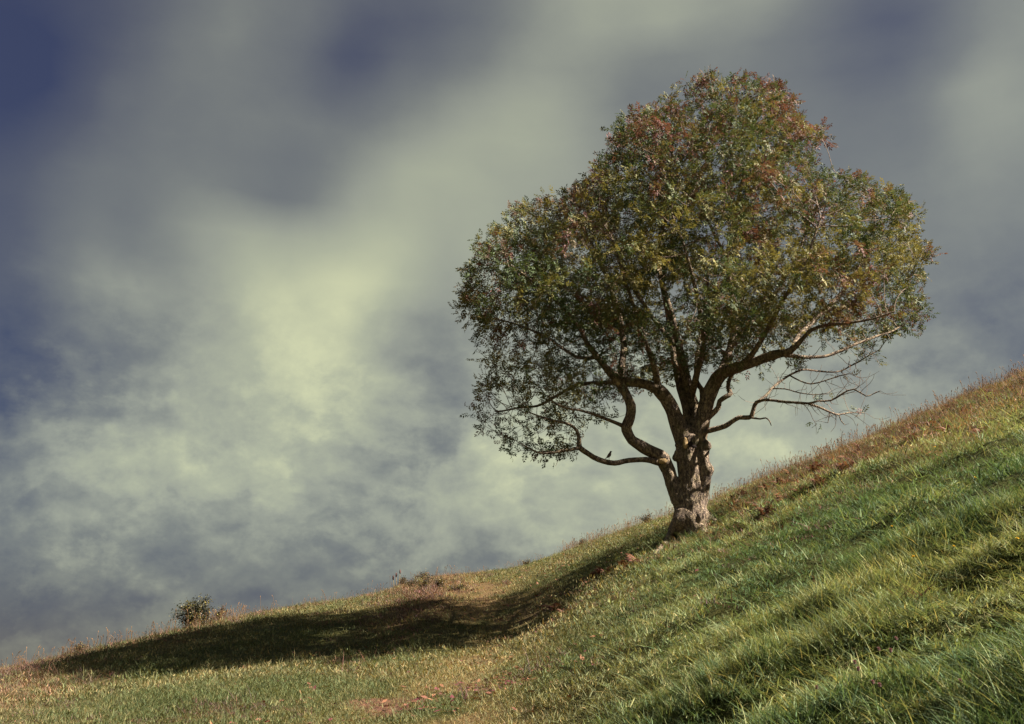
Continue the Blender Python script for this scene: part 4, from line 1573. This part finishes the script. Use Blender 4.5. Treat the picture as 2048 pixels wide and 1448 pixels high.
# ------------------------------------------------------------------ fallen leaves on the turf
n = 3600
fx, fy = sample_wedge(n * 4, 6.5, 30, -.35, .35, power=.35)
clump = fbm(fx * 1.3, fy * 1.3, 701, 3)
off = fx - np.interp(fy, [5, 9.5, 13, 16.5, 20, 30], [-1.0, -.6, -.2, .4, 1.2, 0])
wgt = np.exp(-(off / 1.7) ** 2) * sstep(.46, .70, clump) + .05 * np.exp(-(off / 3.5) ** 2)
k = np.where(RNG.random(len(fx)) < wgt)[0][:n]
fx, fy = fx[k], fy[k]
n = len(fx)
fz = ground_z(fx, fy) + .022 + .02 * RNG.random(n)
lc = np.array([.12, .042, .036]) + RNG.random((n, 1)) * np.array([.15, .085, .035])
pu = RNG.random(n) < .3
lc[pu] = np.array([.13, .035, .045])
dirs_ = RNG.normal(size=(n, 3)) * np.array([1, 1, .25])
d = dirs_ / np.linalg.norm(dirs_, axis=1)[:, None]
s_ = np.cross(d, np.array([0, 0, 1.0]) + RNG.normal(size=(n, 3)) * .35)
s_ /= np.linalg.norm(s_, axis=1)[:, None]
up_ = np.cross(s_, d)
L = (.022 + .034 * RNG.random((n, 1)))
c0 = np.stack([fx, fy, fz], 1)
V = np.stack([c0 - d * L, c0 + s_ * L * .5 + up_ * L * .18, c0 + d * L + up_ * L * .2, c0 - s_ * L * .5 + up_ * L * .18], 1).reshape(-1, 3)
fme = mesh_np('fallen_leaves', V, np.arange(len(V)).reshape(-1, 4), M_FALLEN, smooth=False)
a_ = fme.color_attributes.new('tint', 'FLOAT_COLOR', 'POINT')
a_.data.foreach_set('color', np.hstack([np.repeat(lc, 4, 0), np.ones((n * 4, 1))]).astype(np.float32).ravel())
tag(link('fallen_leaves', fme), 'rust and purple fallen leaves strewn along the trodden hollow', 'leaves', kind='stuff')

# ------------------------------------------------------------------ dry grass and seed stalks along the crest
xy = sample_wedge(16000, 6, 46, -.66, .8, power=.3)
dm_ = dry_mask(*xy)
lay('dry_grass', 'brown dried grass on the crest, the knoll and the upper slope', 'grass', xy, DRY, dm_ * .8, .55 + .45 * RNG.random(len(xy[0])))


def stalk_mesh(seed):
    r = np.random.default_rng(seed)
    T_ = Tubes()
    cols = []
    for k in range(4):
        p = np.array([r.normal() * .12, r.normal() * .12, 0])
        h_ = .25 + .30 * r.random()
        l_ = r.normal(size=2) * .10
        P_ = np.array([p, p + [l_[0] * h_ * .4, l_[1] * h_ * .4, h_ * .5], p + [l_[0] * h_, l_[1] * h_, h_ * .86], p + [l_[0] * h_ * 1.2, l_[1] * h_ * 1.2, h_ * .93], p + [l_[0] * h_ * 1.5, l_[1] * h_ * 1.5, h_]])
        T_.add(P_, [.0028, .0026, .0035, .010, .002], 4)
    me_ = T_.mesh('stalk_%d' % seed, M_GRASS)
    nvv = len(me_.vertices)
    a_ = me_.color_attributes.new('blade', 'FLOAT_COLOR', 'POINT')
    a_.data.foreach_set('color', np.ones(nvv * 4, np.float32))
    return me_


STALKS = [stalk_mesh(i) for i in range(6)]
u_ = -.62 + 1.36 * RNG.random(2600)
q_ = .80 + .24 * RNG.random(2600)
y_ = q_ * crest_dist(u_)
x_ = u_ * y_
k = (RNG.random(2600) < np.where(u_ > .05, .8, np.where(u_ < -.25, .30, .14)) * (.3 + 1.0 * sstep(.4, .6, fbm(x_ * .8, y_ * .5, 88, 2)))) & ((np.abs(x_ - TREE[0]) > .5) | (y_ > TREE[1] + 1))
x_, y_ = x_[k], y_[k]
n = len(x_)
tn = np.array([.24, .14, .075]) * (.6 + .7 * RNG.random((n, 1)))
sz = .55 + .5 * RNG.random(n)
scatter('seed_stalks', 'thin seeding grass stalks standing along the skyline', 'grass', np.stack([x_, y_, ground_z(x_, y_)], 1), STALKS,
        np.stack([RNG.normal(size=n) * .1, RNG.normal(size=n) * .1, RNG.random(n) * 6], 1), np.stack([sz, sz, sz], 1), tn)
